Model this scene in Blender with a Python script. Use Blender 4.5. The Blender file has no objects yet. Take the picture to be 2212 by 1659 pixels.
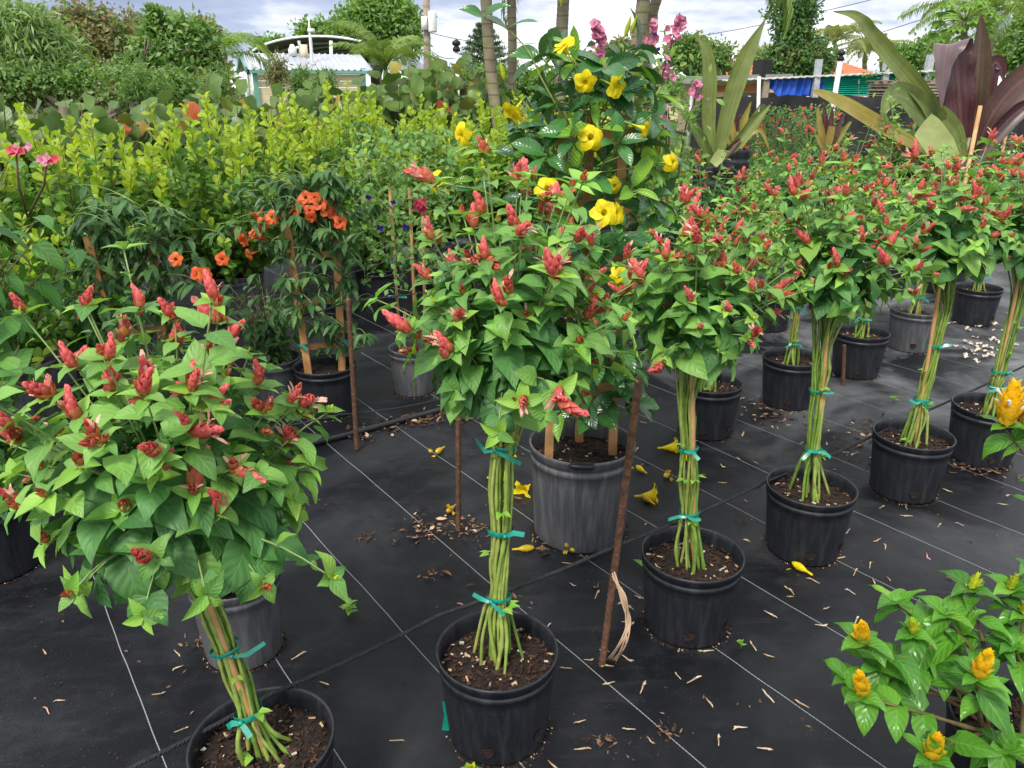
import bpy, math, random
import numpy as np
from mathutils import Vector, Matrix

S = bpy.context.scene
COL = S.collection
R = math.radians
# ------------------------------------------------------------------ camera
CAM_H, PITCH, FPX = 1.5, R(21.0), 1661.0          # focal length in pixels of a 2212 px wide frame
cam = bpy.data.cameras.new('camera'); cam.sensor_width = 36.0; cam.lens = FPX / 2212.0 * 36.0
cam.clip_start = 0.05; cam.clip_end = 3000
camo = bpy.data.objects.new('camera', cam); COL.objects.link(camo)
camo.location = (0, 0, CAM_H); camo.rotation_euler = (R(90) - PITCH, 0, 0)
S.camera = camo
# ------------------------------------------------------------------ sky
SUN_EL, SUN_AZ = R(52), R(205)                     # azimuth measured clockwise from +Y
w = bpy.data.worlds.new('World'); S.world = w; w.use_nodes = True
nt = w.node_tree; nt.nodes.clear()
def N(tree, typ, **kw):
    n = tree.nodes.new(typ)
    for k, v in kw.items():
        if k.startswith('i_'):
            n.inputs[k[2:].replace('_', ' ')].default_value = v
        else: setattr(n, k, v)
    return n
def L(tree, a, b): tree.links.new(a, b)
def ramp(tree, fac, stops):
    n = tree.nodes.new('ShaderNodeValToRGB'); cr = n.color_ramp
    while len(cr.elements) > 1: cr.elements.remove(cr.elements[-1])
    cr.elements[0].position = stops[0][0]; cr.elements[0].color = (*stops[0][1], 1)
    for p, c in stops[1:]:
        e = cr.elements.new(p); e.color = (*c, 1)
    if fac is not None: L(tree, fac, n.inputs[0])
    return n.outputs[0]
def mth(tree, op, a, b=None, c=None, clamp=False):
    n = tree.nodes.new('ShaderNodeMath'); n.operation = op; n.use_clamp = clamp
    for i, x in enumerate((a, b, c)):
        if x is None: continue
        if isinstance(x, (int, float)): n.inputs[i].default_value = x
        else: L(tree, x, n.inputs[i])
    return n.outputs[0]
def mixc(tree, f, a, b, mode='MIX'):
    n = tree.nodes.new('ShaderNodeMix'); n.data_type = 'RGBA'; n.blend_type = mode; n.clamp_factor = True
    for s, x in ((n.inputs[0], f), (n.inputs[6], a), (n.inputs[7], b)):
        if isinstance(x, (int, float)): s.default_value = x
        elif isinstance(x, tuple): s.default_value = (*x[:3], 1)
        else: L(tree, x, s)
    return n.outputs[2]
sky = N(nt, 'ShaderNodeTexSky', sky_type='NISHITA', sun_disc=False, sun_elevation=SUN_EL, sun_rotation=SUN_AZ)
sky.air_density = 1.0; sky.dust_density = 1.5; sky.ozone_density = 1.5
bg1 = N(nt, 'ShaderNodeBackground'); L(nt, sky.outputs[0], bg1.inputs[0]); bg1.inputs[1].default_value = 0.11
tc = N(nt, 'ShaderNodeTexCoord'); sx = N(nt, 'ShaderNodeSeparateXYZ'); L(nt, tc.outputs['Generated'], sx.inputs[0])
zz = mth(nt, 'ADD', mth(nt, 'MAXIMUM', sx.outputs[2], 0.0), 0.16)
cx = N(nt, 'ShaderNodeCombineXYZ'); L(nt, mth(nt, 'DIVIDE', sx.outputs[0], zz), cx.inputs[0]); L(nt, mth(nt, 'DIVIDE', sx.outputs[1], zz), cx.inputs[1])
mp = N(nt, 'ShaderNodeMapping'); L(nt, cx.outputs[0], mp.inputs[0]); mp.inputs['Location'].default_value = (14.0, 29.0, 0)
n1 = N(nt, 'ShaderNodeTexNoise'); n1.inputs['Scale'].default_value = 0.55; n1.inputs['Detail'].default_value = 8; n1.inputs['Roughness'].default_value = 0.55; n1.inputs['Distortion'].default_value = 0.4
L(nt, mp.outputs[0], n1.inputs['Vector'])
n2 = N(nt, 'ShaderNodeTexNoise'); n2.inputs['Scale'].default_value = 0.36; n2.inputs['Detail'].default_value = 6; n2.inputs['Roughness'].default_value = 0.6
L(nt, mp.outputs[0], n2.inputs['Vector'])
cover = ramp(nt, n1.outputs[0], [(0.30, (0.72, 0.72, 0.72)), (0.46, (1, 1, 1))])
ccol = ramp(nt, n2.outputs[0], [(0.36, (0.185, 0.23, 0.335)), (0.45, (0.30, 0.345, 0.45)), (0.52, (0.62, 0.64, 0.68)), (0.60, (1.15, 1.14, 1.12)), (0.72, (1.5, 1.48, 1.45))])
bg2 = N(nt, 'ShaderNodeBackground'); L(nt, ccol, bg2.inputs[0]); bg2.inputs[1].default_value = 1.0
ms = N(nt, 'ShaderNodeMixShader'); L(nt, cover, ms.inputs[0]); L(nt, bg1.outputs[0], ms.inputs[1]); L(nt, bg2.outputs[0], ms.inputs[2])
wo = N(nt, 'ShaderNodeOutputWorld'); L(nt, ms.outputs[0], wo.inputs[0])
# ------------------------------------------------------------------ sun (soft, through cloud)
sl = bpy.data.lights.new('sun', 'SUN'); sl.energy = 2.0; sl.angle = R(16); sl.color = (1.0, 0.95, 0.86)
so = bpy.data.objects.new('sun', sl); COL.objects.link(so)
sd = Vector((math.sin(SUN_AZ) * math.cos(SUN_EL), math.cos(SUN_AZ) * math.cos(SUN_EL), math.sin(SUN_EL)))
so.rotation_euler = sd.to_track_quat('Z', 'Y').to_euler(); so.location = (0, 0, 30)
S.view_settings.view_transform = 'Standard'; S.view_settings.look = 'None'
S.view_settings.exposure = 1.0; S.view_settings.gamma = 1.0; S.view_settings.use_curve_mapping = False
S.cycles.max_bounces = 7; S.cycles.diffuse_bounces = 3; S.cycles.glossy_bounces = 2; S.cycles.transmission_bounces = 4
S.cycles.transparent_max_bounces = 4; S.cycles.sample_clamp_indirect = 6.0
try: S.cycles.use_denoising = True
except Exception: pass

# ------------------------------------------------------------------ helpers
def ray(x, y):
    u = (x - 1106.0) / FPX; v = (y - 829.5) / FPX; c, s = math.cos(PITCH), math.sin(PITCH)
    return Vector((u, c - v * s, -s - v * c))
def gp(x, y, z=0.0):
    d = ray(x, y); t = (z - CAM_H) / d.z; return Vector((d.x * t, d.y * t, z))
def at(x, y, Y):
    d = ray(x, y); t = Y / d.y; return Vector((d.x * t, Y, CAM_H + d.z * t))
def depth(p): return p[1] * math.cos(PITCH) - (p[2] - CAM_H) * math.sin(PITCH)
E1 = Vector((0.809, 0.588, 0)); E2 = Vector((-0.588, 0.809, 0))     # along the rows / across the rows
def rowp(a, b, z=0.0): return E1 * a + E2 * b + Vector((0, 0, z))
CAMP = np.array([0, 0, CAM_H])
rng = random.Random(7); nr = np.random.default_rng(7)
def rv(s=1.0): return Vector((rng.gauss(0, s), rng.gauss(0, s), rng.gauss(0, s)))

class MB:
    def __init__(self): self.v = []; self.uv = []; self.f = []; self.m = []; self.n = 0
    def add(self, V, F, UV=None, mat=0):
        V = [tuple(p) for p in V]
        self.v += V; self.uv += (list(UV) if UV is not None else [(0.5, 0.5)] * len(V))
        n = self.n; self.f += [tuple(i + n for i in f) for f in F]; self.m += [mat] * len(F); self.n += len(V); return self
    def box(self, c, s, rot=None, mat=0):
        hx, hy, hz = s[0] / 2, s[1] / 2, s[2] / 2
        P = [Vector((x, y, z)) for x in (-hx, hx) for y in (-hy, hy) for z in (-hz, hz)]
        if rot is not None: P = [rot @ p for p in P]
        c = Vector(c); P = [p + c for p in P]
        return self.add(P, [(0, 1, 3, 2), (4, 6, 7, 5), (0, 4, 5, 1), (2, 3, 7, 6), (0, 2, 6, 4), (1, 5, 7, 3)],
                        [(0, 0), (0, 1), (0, 0), (0, 1), (1, 0), (1, 1), (1, 0), (1, 1)], mat)
    def beam(self, a, b, wd, th, up=Vector((0, 0, 1)), mat=0):
        a, b = Vector(a), Vector(b); y = (b - a); Ln = y.length; y.normalize()
        x = y.cross(up)
        if x.length < 1e-4: x = y.cross(Vector((1, 0, 0)))
        x.normalize(); z = x.cross(y)
        return self.box((a + b) / 2, (wd, Ln, th), Matrix((x, y, z)).transposed(), mat)
    def tube(self, pts, rad, sides=6, cap=True, mat=0, vs=1.0):
        pts = [Vector(p) for p in pts]; n = len(pts)
        if isinstance(rad, (int, float)): rad = [rad] * n
        V, UV, F = [], [], []
        t0 = (pts[1] - pts[0]).normalized()
        x = t0.orthogonal().normalized(); acc = 0
        for i, p in enumerate(pts):
            t = (pts[min(i + 1, n - 1)] - pts[max(i - 1, 0)])
            t = t.normalized() if t.length > 1e-9 else t0
            x = (x - t * x.dot(t))
            x = x.normalized() if x.length > 1e-6 else t.orthogonal().normalized()
            yv = t.cross(x)
            if i: acc += (p - pts[i - 1]).length
            for k in range(sides):
                a = 2 * math.pi * k / sides
                V.append(p + (x * math.cos(a) + yv * math.sin(a)) * rad[i]); UV.append((k / sides, acc * vs))
        for i in range(n - 1):
            for k in range(sides):
                a, b = i * sides + k, i * sides + (k + 1) % sides
                F.append((a, b, b + sides, a + sides))
        if cap:
            F.append(tuple(range(sides - 1, -1, -1))); F.append(tuple((n - 1) * sides + k for k in range(sides)))
        return self.add(V, F, UV, mat)
    def lathe(self, prof, seg=48, c=(0, 0, 0), flute=None, mat=0, closed=False):
        V, UV, F = [], [], []
        for j, (r, z) in enumerate(prof):
            for k in range(seg):
                a = 2 * math.pi * k / seg
                rr = r + (flute(a, z, r) if flute else 0)
                V.append((c[0] + rr * math.cos(a), c[1] + rr * math.sin(a), c[2] + z)); UV.append((k / seg, j / max(1, len(prof) - 1)))
        for j in range(len(prof) - 1):
            for k in range(seg):
                a, b = j * seg + k, j * seg + (k + 1) % seg
                F.append((a, b, b + seg, a + seg))
        return self.add(V, F, UV, mat)
    def ribbon(self, pts, widths, nrm, mat=0):
        pts = [Vector(p) for p in pts]; V, UV, F = [], [], []; n = len(pts)
        for i, p in enumerate(pts):
            t = (pts[min(i + 1, n - 1)] - pts[max(i - 1, 0)]).normalized()
            s = t.cross(Vector(nrm)).normalized() * widths[i] / 2
            V += [p - s, p + s]; UV += [(0, i / (n - 1)), (1, i / (n - 1))]
        for i in range(n - 1): F.append((2 * i, 2 * i + 1, 2 * i + 3, 2 * i + 2))
        return self.add(V, F, UV, mat)
    def tpl(self, T, M, mat=0):
        V = [M @ Vector(p) for p in T[0]]; return self.add(V, T[1], T[2], mat)
    def build(self, name, mats, parent=None, smooth=True, origin=None):
        o = origin if origin is not None else (ORG[parent] if parent in ORG else Vector((0, 0, 0)))
        V = np.array(self.v, dtype=np.float32).reshape(-1, 3) - np.array(o, dtype=np.float32)
        me = mesh_np(name, V, self.f, np.array(self.uv, dtype=np.float32), smooth)
        if not isinstance(mats, (list, tuple)): mats = [mats]
        for m in mats: me.materials.append(m)
        if len(mats) > 1: me.polygons.foreach_set('material_index', np.array(self.m, dtype=np.int32))
        ob = link(name, me, parent)
        if parent is None: ob.location = o
        ORG[ob] = Vector(o)
        return ob
ORG = {}
def mesh_np(name, V, F, UV, smooth=True):
    me = bpy.data.meshes.new(name)
    if isinstance(F, np.ndarray):
        k = F.shape[1]; tot = np.full(len(F), k, np.int32); idx = F.astype(np.int32).ravel()
    else:
        tot = np.array([len(f) for f in F], np.int32); idx = np.fromiter((i for f in F for i in f), np.int32)
    st = np.concatenate(([0], np.cumsum(tot)[:-1])).astype(np.int32)
    me.vertices.add(len(V)); me.vertices.foreach_set('co', np.asarray(V, np.float32).ravel())
    me.loops.add(len(idx)); me.loops.foreach_set('vertex_index', idx)
    me.polygons.add(len(tot)); me.polygons.foreach_set('loop_start', st); me.polygons.foreach_set('loop_total', tot)
    if UV is not None:
        ul = me.uv_layers.new(name='UVMap'); ul.data.foreach_set('uv', np.asarray(UV, np.float32)[idx].ravel())
    me.update(calc_edges=True)
    me.polygons.foreach_set('use_smooth', np.full(len(tot), smooth, dtype=bool))
    return me
def link(name, data, parent=None):
    o = bpy.data.objects.new(name, data); COL.objects.link(o)
    if parent is not None: o.parent = parent
    return o
def tag(o, label=None, cat=None, group=None, kind=None):
    if label: o['label'] = label
    if cat: o['category'] = cat
    if group: o['group'] = group
    if kind: o['kind'] = kind
    return o
def thing(name, loc, label, cat, group=None):
    o = link(name, None); o.location = loc; o.empty_display_size = 0.1; ORG[o] = Vector(loc)
    return tag(o, label, cat, group)

# ---- leaf templates: along +Y, normal +Z, unit length
def leaf_tpl(width=0.5, shape='ovate', nu=4, nv=6, fold=0.25, bend=0.6, twist=0.0, wav=0.0, seed=0, side=0.0):
    rr = random.Random(seed); V, UV, F = [], [], []
    def prof(t):
        if shape == 'ovate': return (math.sin(math.pi * t ** 0.62) ** 0.9) * (1 - 0.25 * t) * 1.12 if 0 < t < 1 else 0
        if shape == 'lance': return math.sin(math.pi * t ** 0.75) ** 0.85 if 0 < t < 1 else 0
        if shape == 'ellip': return math.sin(math.pi * t ** 0.95) ** 0.75 if 0 < t < 1 else 0
        if shape == 'obov': return math.sin(math.pi * t ** 1.35) ** 0.6 if 0 < t < 1 else 0
        if shape == 'orb': return max(0, 1 - (2 * t - 1) ** 2) ** 0.5
        if shape == 'heart': return (math.sin(math.pi * t ** 0.42) ** 0.8) * (1 - 0.15 * t) if 0 < t < 1 else 0
        if shape == 'strap': return min(1, 0.45 + 1.6 * t) * (1 - t ** 3.2) ** 0.9
        return 1
    y = z = 0.0; ang = 0.0; ph = rr.uniform(0, 6.28)
    for j in range(nv + 1):
        t = j / nv
        if j:
            a = -bend * (t - 0.5 / nv) + 0.35 * bend
            y += math.cos(a) / nv; z += math.sin(a) / nv
        a = -bend * t + 0.35 * bend
        wd = prof(t) * width / 2
        if shape == 'strap' and j == 0: wd = width * 0.2
        for i in range(nu + 1):
            u = 2 * i / nu - 1
            lift = fold * abs(u) * wd + wav * width * math.sin(ph + t * 9 + (2.0 if u > 0 else 0)) * abs(u) ** 2
            tw = twist * t
            xx = u * wd; zz2 = lift
            back = -0.10 * width * abs(u) ** 1.5 * prof(t) if shape in ('heart', 'ovate') and j < 2 else 0
            V.append((xx * math.cos(tw) - zz2 * math.sin(tw) + side * t * t, y + back - math.sin(a) * zz2 * 0.5, z + zz2 * math.cos(tw) + xx * math.sin(tw)))
            UV.append((0.5 + 0.5 * u, t))
    q = nu + 1
    for j in range(nv):
        for i in range(nu): F.append((j * q + i, j * q + i + 1, (j + 1) * q + i + 1, (j + 1) * q + i))
    return V, F, UV
SPEC = {}
def species(key, mat, width, shape, low=(2, 3), hi=(4, 6), nvar=5, fold=0.25, bend=0.6, wav=0.0, pet=0.0):
    r = random.Random(key); his, lows = [], []
    for i in range(nvar):
        kw = dict(width=width * r.uniform(0.88, 1.12), shape=shape, fold=fold * r.uniform(0.4, 1.5), bend=bend * r.uniform(0.3, 1.6),
                  twist=r.uniform(-0.35, 0.35), wav=wav * r.uniform(0.5, 1.3), seed=i, side=r.uniform(-0.08, 0.08))
        T = leaf_tpl(nu=hi[0], nv=hi[1], **kw); me = mesh_np('leaf_' + key, np.array(T[0]), T[1], np.array(T[2])); me.materials.append(mat); his.append(me)
        T = leaf_tpl(nu=low[0], nv=low[1], **kw); lows.append((np.array(T[0]), np.array(T[1]), np.array(T[2])))
    SPEC[key] = dict(hi=his, low=lows, mat=mat)
def frame(d, n):
    y = Vector(d).normalized(); x = y.cross(Vector(n))
    x = x.normalized() if x.length > 1e-5 else y.orthogonal().normalized()
    z = x.cross(y); return x, y, z
def mat4(p, d, n, s=1.0):
    x, y, z = frame(d, n)
    return Matrix(((x.x * s, y.x * s, z.x * s, p[0]), (x.y * s, y.y * s, z.y * s, p[1]), (x.z * s, y.z * s, z.z * s, p[2]), (0, 0, 0, 1)))
def batch(T, P, D, Nn, Sc):
    V, F, UV = T; P, D, Nn = np.asarray(P, float), np.asarray(D, float), np.asarray(Nn, float); Sc = np.asarray(Sc, float)
    y = D / (np.linalg.norm(D, axis=1, keepdims=True) + 1e-9)
    x = np.cross(y, Nn); x /= (np.linalg.norm(x, axis=1, keepdims=True) + 1e-9); z = np.cross(x, y)
    W = P[:, None, :] + Sc[:, None, None] * (V[None, :, 0:1] * x[:, None, :] + V[None, :, 1:2] * y[:, None, :] + V[None, :, 2:3] * z[:, None, :])
    n, k = len(P), len(V)
    FF = (np.asarray(F)[None] + (np.arange(n) * k)[:, None, None]).reshape(-1, np.asarray(F).shape[1])
    return W.reshape(-1, 3), FF, np.tile(UV, (n, 1))
class Leaves:
    """placements of leaves on one thing; the ones nearest the viewer become single objects, the rest one mass"""
    def __init__(self): self.d = {}
    def add(self, key, p, d, n, s): self.d.setdefault(key, []).append((tuple(p), tuple(d), tuple(n), s))
    def finish(self, root, nobj, rest='foliage', leafname='leaf'):
        o = ORG[root]; allp = [(k, i, l) for k in self.d for i, l in enumerate(self.d[k])]
        def score(e):
            p = np.array(e[2][0]); return np.linalg.norm(p - CAMP) - 0.9 * e[2][3]
        allp.sort(key=score); pick = set((k, i) for k, i, l in allp[:nobj])
        for k, i, l in allp[:nobj]:
            ob = link(leafname, rng.choice(SPEC[k]['hi']), root)
            ob.matrix_local = mat4(Vector(l[0]) - o, l[1], l[2], l[3])
        for k in self.d:
            left = [l for i, l in enumerate(self.d[k]) if (k, i) not in pick]
            if not left: continue
            VV, FF, UU, off = [], [], [], 0
            nv = len(SPEC[k]['low']); 
            for j in range(nv):
                sub = left[j::nv]
                if not sub: continue
                V, F, U = batch(SPEC[k]['low'][j], [l[0] for l in sub], [l[1] for l in sub], [l[2] for l in sub], [l[3] for l in sub])
                VV.append(V); FF.append(F + off); UU.append(U); off += len(V)
            me = mesh_np(rest, np.concatenate(VV) - np.array(o), np.concatenate(FF), np.concatenate(UU)); me.materials.append(SPEC[k]['mat'])
            tag(link(rest, me, root), kind='stuff')

# ------------------------------------------------------------------ materials
MATS = {}
def newmat(name):
    m = bpy.data.materials.new(name); m.use_nodes = True; t = m.node_tree; t.nodes.clear()
    out = t.nodes.new('ShaderNodeOutputMaterial'); MATS[name] = m; return m, t, out
def principled(t, out, col, rough=0.6, spec=0.4, metal=0.0, nrm=None):
    b = t.nodes.new('ShaderNodeBsdfPrincipled')
    for s, x in (('Base Color', col), ('Roughness', rough), ('Specular IOR Level', spec), ('Metallic', metal)):
        if isinstance(x, (int, float)): b.inputs[s].default_value = x
        elif isinstance(x, tuple): b.inputs[s].default_value = (*x[:3], 1)
        else: L(t, x, b.inputs[s])
    if nrm is not None: L(t, nrm, b.inputs['Normal'])
    if out is not None: L(t, b.outputs[0], out.inputs[0])
    return b
def noise(t, scale, detail=4, rough=0.55, vec=None, dist=0.0):
    n = t.nodes.new('ShaderNodeTexNoise'); n.inputs['Scale'].default_value = scale; n.inputs['Detail'].default_value = detail
    n.inputs['Roughness'].default_value = rough; n.inputs['Distortion'].default_value = dist
    if vec is None:
        g = t.nodes.new('ShaderNodeNewGeometry'); vec = g.outputs['Position']
    L(t, vec, n.inputs['Vector']); return n.outputs[0]
def bump(t, h, strength=0.4, dist=0.01):
    b = t.nodes.new('ShaderNodeBump'); b.inputs['Strength'].default_value = strength; b.inputs['Distance'].default_value = dist
    L(t, h, b.inputs['Height']); return b.outputs[0]
def randval(t):
    g = t.nodes.new('ShaderNodeNewGeometry'); oi = t.nodes.new('ShaderNodeObjectInfo')
    return mth(t, 'FRACT', mth(t, 'ADD', g.outputs['Random Per Island'], mth(t, 'MULTIPLY', oi.outputs['Random'], 7.31))), g
def leafmat(name, c1, c2, c3=None, vein=0.35, veincol=None, rough=0.45, trans=0.28, spec=0.45, nv=7, veins=True, quilt=0.5, wear=0.0):
    m, t, out = newmat(name); r, g = randval(t)
    stops = [(0.0, c1), (0.6, c2)] + ([(0.9, c2), (1.0, c3)] if c3 else [])
    col = ramp(t, r, stops)
    nz = noise(t, 9.0, 3)
    col = mixc(t, 1.0, col, ramp(t, nz, [(0.3, (0.78, 0.78, 0.78)), (0.7, (1.15, 1.15, 1.1))]), 'MULTIPLY')
    nrm = None
    if veins:
        uv = t.nodes.new('ShaderNodeUVMap'); sp = t.nodes.new('ShaderNodeSeparateXYZ'); L(t, uv.outputs[0], sp.inputs[0])
        ua = mth(t, 'MULTIPLY', mth(t, 'ABSOLUTE', mth(t, 'SUBTRACT', sp.outputs[0], 0.5)), 2.0)
        ph = mth(t, 'FRACT', mth(t, 'SUBTRACT', mth(t, 'MULTIPLY', sp.outputs[1], nv), mth(t, 'MULTIPLY', ua, 1.7)))
        tri = mth(t, 'MULTIPLY', mth(t, 'ABSOLUTE', mth(t, 'SUBTRACT', ph, 0.5)), 2.0)
        side = mth(t, 'MULTIPLY', mth(t, 'SUBTRACT', tri, 0.82), 5.5, clamp=True)
        mid = mth(t, 'SUBTRACT', 1.0, mth(t, 'MULTIPLY', ua, 11.0), clamp=True)
        mask = mth(t, 'MAXIMUM', mid, mth(t, 'MULTIPLY', side, 0.55))
        vc = veincol or tuple(min(1, x * 1.9 + 0.03) for x in c2)
        col = mixc(t, mth(t, 'MULTIPLY', mask, vein), col, vc)
        nrm = bump(t, mth(t, 'SUBTRACT', 1.0, mth(t, 'MAXIMUM', mid, tri)), quilt, 0.004)
        if wear:
            wn = noise(t, 60.0, 3)
            col = mixc(t, mth(t, 'MULTIPLY', mth(t, 'MULTIPLY', mth(t, 'SUBTRACT', wn, 0.62), 9.0, clamp=True), wear), col, (0.22, 0.2, 0.03))
    bcol = mixc(t, 0.45, col, tuple(0.6 * a + 0.14 for a in c2))
    colf = mixc(t, g.outputs['Backfacing'], col, bcol)
    b = principled(t, None, colf, rough, spec, 0.0, nrm)
    tr = t.nodes.new('ShaderNodeBsdfTranslucent'); L(t, mixc(t, 1.0, col, (1.5, 1.5, 0.7), 'MULTIPLY'), tr.inputs[0])
    mx = t.nodes.new('ShaderNodeMixShader'); mx.inputs[0].default_value = trans
    L(t, b.outputs[0], mx.inputs[1]); L(t, tr.outputs[0], mx.inputs[2]); L(t, mx.outputs[0], out.inputs[0])
    return m
def plain(name, c1, c2=None, scale=20.0, rough=0.6, spec=0.4, metal=0.0, bmp=0.0, bscale=None, detail=5, lo=0.35, hi=0.65):
    m, t, out = newmat(name); c2 = c2 or tuple(min(1, x * 1.25) for x in c1)
    nz = noise(t, scale, detail); col = ramp(t, nz, [(lo, c1), (hi, c2)])
    nrm = bump(t, noise(t, bscale or scale * 3, 5), bmp, 0.01) if bmp else None
    principled(t, out, col, rough, spec, metal, nrm); return m
def petalmat(name, c1, c2, rough=0.5, trans=0.25, tipgrad=False):
    m, t, out = newmat(name); r, g = randval(t)
    uv = t.nodes.new('ShaderNodeUVMap'); sp = t.nodes.new('ShaderNodeSeparateXYZ'); L(t, uv.outputs[0], sp.inputs[0])
    f = mth(t, 'ADD', mth(t, 'MULTIPLY', sp.outputs[1], 0.75), mth(t, 'MULTIPLY', r, 0.3)) if tipgrad else r
    col = ramp(t, f, [(0.0, c1), (0.9, c2)])
    nz = noise(t, 55.0, 3)
    col = mixc(t, 1.0, col, ramp(t, nz, [(0.3, (0.72, 0.7, 0.7)), (0.7, (1.18, 1.15, 1.15))]), 'MULTIPLY')
    b = principled(t, None, col, rough, 0.3, 0.0, bump(t, nz, 0.12, 0.003))
    tr = t.nodes.new('ShaderNodeBsdfTranslucent'); L(t, col, tr.inputs[0])
    mx = t.nodes.new('ShaderNodeMixShader'); mx.inputs[0].default_value = trans
    L(t, b.outputs[0], mx.inputs[1]); L(t, tr.outputs[0], mx.inputs[2]); L(t, mx.outputs[0], out.inputs[0]); return m

leafmat('shrimp_leaf', (0.095, 0.245, 0.05), (0.195, 0.40, 0.08), (0.28, 0.46, 0.08), vein=0.22, rough=0.46, nv=6, quilt=0.22, wear=0.25)
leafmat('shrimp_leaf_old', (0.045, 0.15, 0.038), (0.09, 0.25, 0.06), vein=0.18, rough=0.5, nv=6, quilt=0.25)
leafmat('shrimp_leaf_new', (0.20, 0.45, 0.07), (0.30, 0.54, 0.08), vein=0.15, rough=0.45, nv=6, quilt=0.2)
leafmat('cocoplum_leaf', (0.06, 0.16, 0.02), (0.14, 0.30, 0.03), (0.22, 0.38, 0.03), vein=0.2, rough=0.32, nv=8, trans=0.3)
leafmat('cocoplum_new', (0.28, 0.44, 0.03), (0.42, 0.55, 0.045), vein=0.2, rough=0.35, nv=8, trans=0.4)
leafmat('seagrape_leaf', (0.07, 0.145, 0.03), (0.12, 0.215, 0.045), (0.20, 0.21, 0.04), quilt=0.15, vein=0.35, veincol=(0.2, 0.11, 0.06), rough=0.4, nv=5, trans=0.2)
leafmat('seagrape_red', (0.50, 0.12, 0.03), (0.42, 0.07, 0.035), vein=0.3, veincol=(0.3, 0.05, 0.03), rough=0.45, nv=5, quilt=0.15)
leafmat('seagrape_yellow', (0.22, 0.26, 0.025), (0.32, 0.20, 0.025), vein=0.3, veincol=(0.35, 0.10, 0.03), rough=0.45, nv=5, quilt=0.15)
leafmat('allamanda_leaf', (0.022, 0.09, 0.022), (0.055, 0.185, 0.04), quilt=0.2, vein=0.25, rough=0.25, spec=0.6, nv=9, trans=0.15)
leafmat('allamanda_new', (0.12, 0.30, 0.03), (0.2, 0.4, 0.04), vein=0.25, rough=0.3, nv=9)
leafmat('clero_leaf', (0.055, 0.17, 0.035), (0.10, 0.28, 0.05), (0.2, 0.38, 0.05), vein=0.25, rough=0.42, nv=6, quilt=0.35)
leafmat('trumpet_leaf', (0.03, 0.095, 0.025), (0.075, 0.18, 0.05), (0.17, 0.27, 0.08), vein=0.25, rough=0.35, nv=6)
leafmat('pea_leaf', (0.09, 0.22, 0.05), (0.17, 0.33, 0.08), (0.34, 0.38, 0.06), vein=0.2, rough=0.5, veins=False)
leafmat('pachy_leaf', (0.05, 0.18, 0.02), (0.11, 0.31, 0.03), (0.2, 0.42, 0.04), vein=0.35, rough=0.3, spec=0.5, nv=6, quilt=0.3, wear=0.5)
leafmat('crinum_green', (0.10, 0.15, 0.04), (0.16, 0.21, 0.055), vein=0.0, rough=0.38, trans=0.15, nv=1, quilt=0.0)
leafmat('crinum_yellow', (0.22, 0.21, 0.04), (0.32, 0.24, 0.06), vein=0.0, rough=0.42, trans=0.2, nv=1, quilt=0.0)
leafmat('crinum_purple', (0.05, 0.02, 0.026), (0.085, 0.034, 0.042), (0.075, 0.05, 0.03), vein=0.0, rough=0.36, trans=0.12, nv=1, quilt=0.0)
leafmat('tree_bright', (0.09, 0.20, 0.03), (0.19, 0.34, 0.05), veins=False, rough=0.5, trans=0.35)
leafmat('tree_mid', (0.075, 0.18, 0.035), (0.16, 0.30, 0.06), veins=False, rough=0.5, trans=0.3)
leafmat('tree_dark', (0.035, 0.10, 0.025), (0.085, 0.19, 0.045), veins=False, rough=0.5, trans=0.25)
leafmat('tree_olive', (0.14, 0.15, 0.05), (0.22, 0.24, 0.08), (0.32, 0.17, 0.07), veins=False, rough=0.6, trans=0.3)
leafmat('tree_brown', (0.16, 0.10, 0.06), (0.26, 0.19, 0.10), (0.2, 0.24, 0.09), veins=False, rough=0.65, trans=0.25)
leafmat('bamboo_leaf', (0.13, 0.25, 0.07), (0.26, 0.38, 0.13), veins=False, rough=0.5, trans=0.35)
leafmat('pine_leaf', (0.05, 0.11, 0.04), (0.10, 0.17, 0.06), veins=False, rough=0.6, trans=0.1)
leafmat('palm_leaf', (0.10, 0.20, 0.035), (0.22, 0.33, 0.06), veins=False, rough=0.4, trans=0.3)
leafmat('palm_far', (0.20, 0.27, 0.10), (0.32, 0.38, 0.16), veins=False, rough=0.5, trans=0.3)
leafmat('cover_leaf', (0.09, 0.22, 0.04), (0.20, 0.36, 0.06), (0.33, 0.42, 0.05), veins=False, rough=0.5, trans=0.3)
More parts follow.
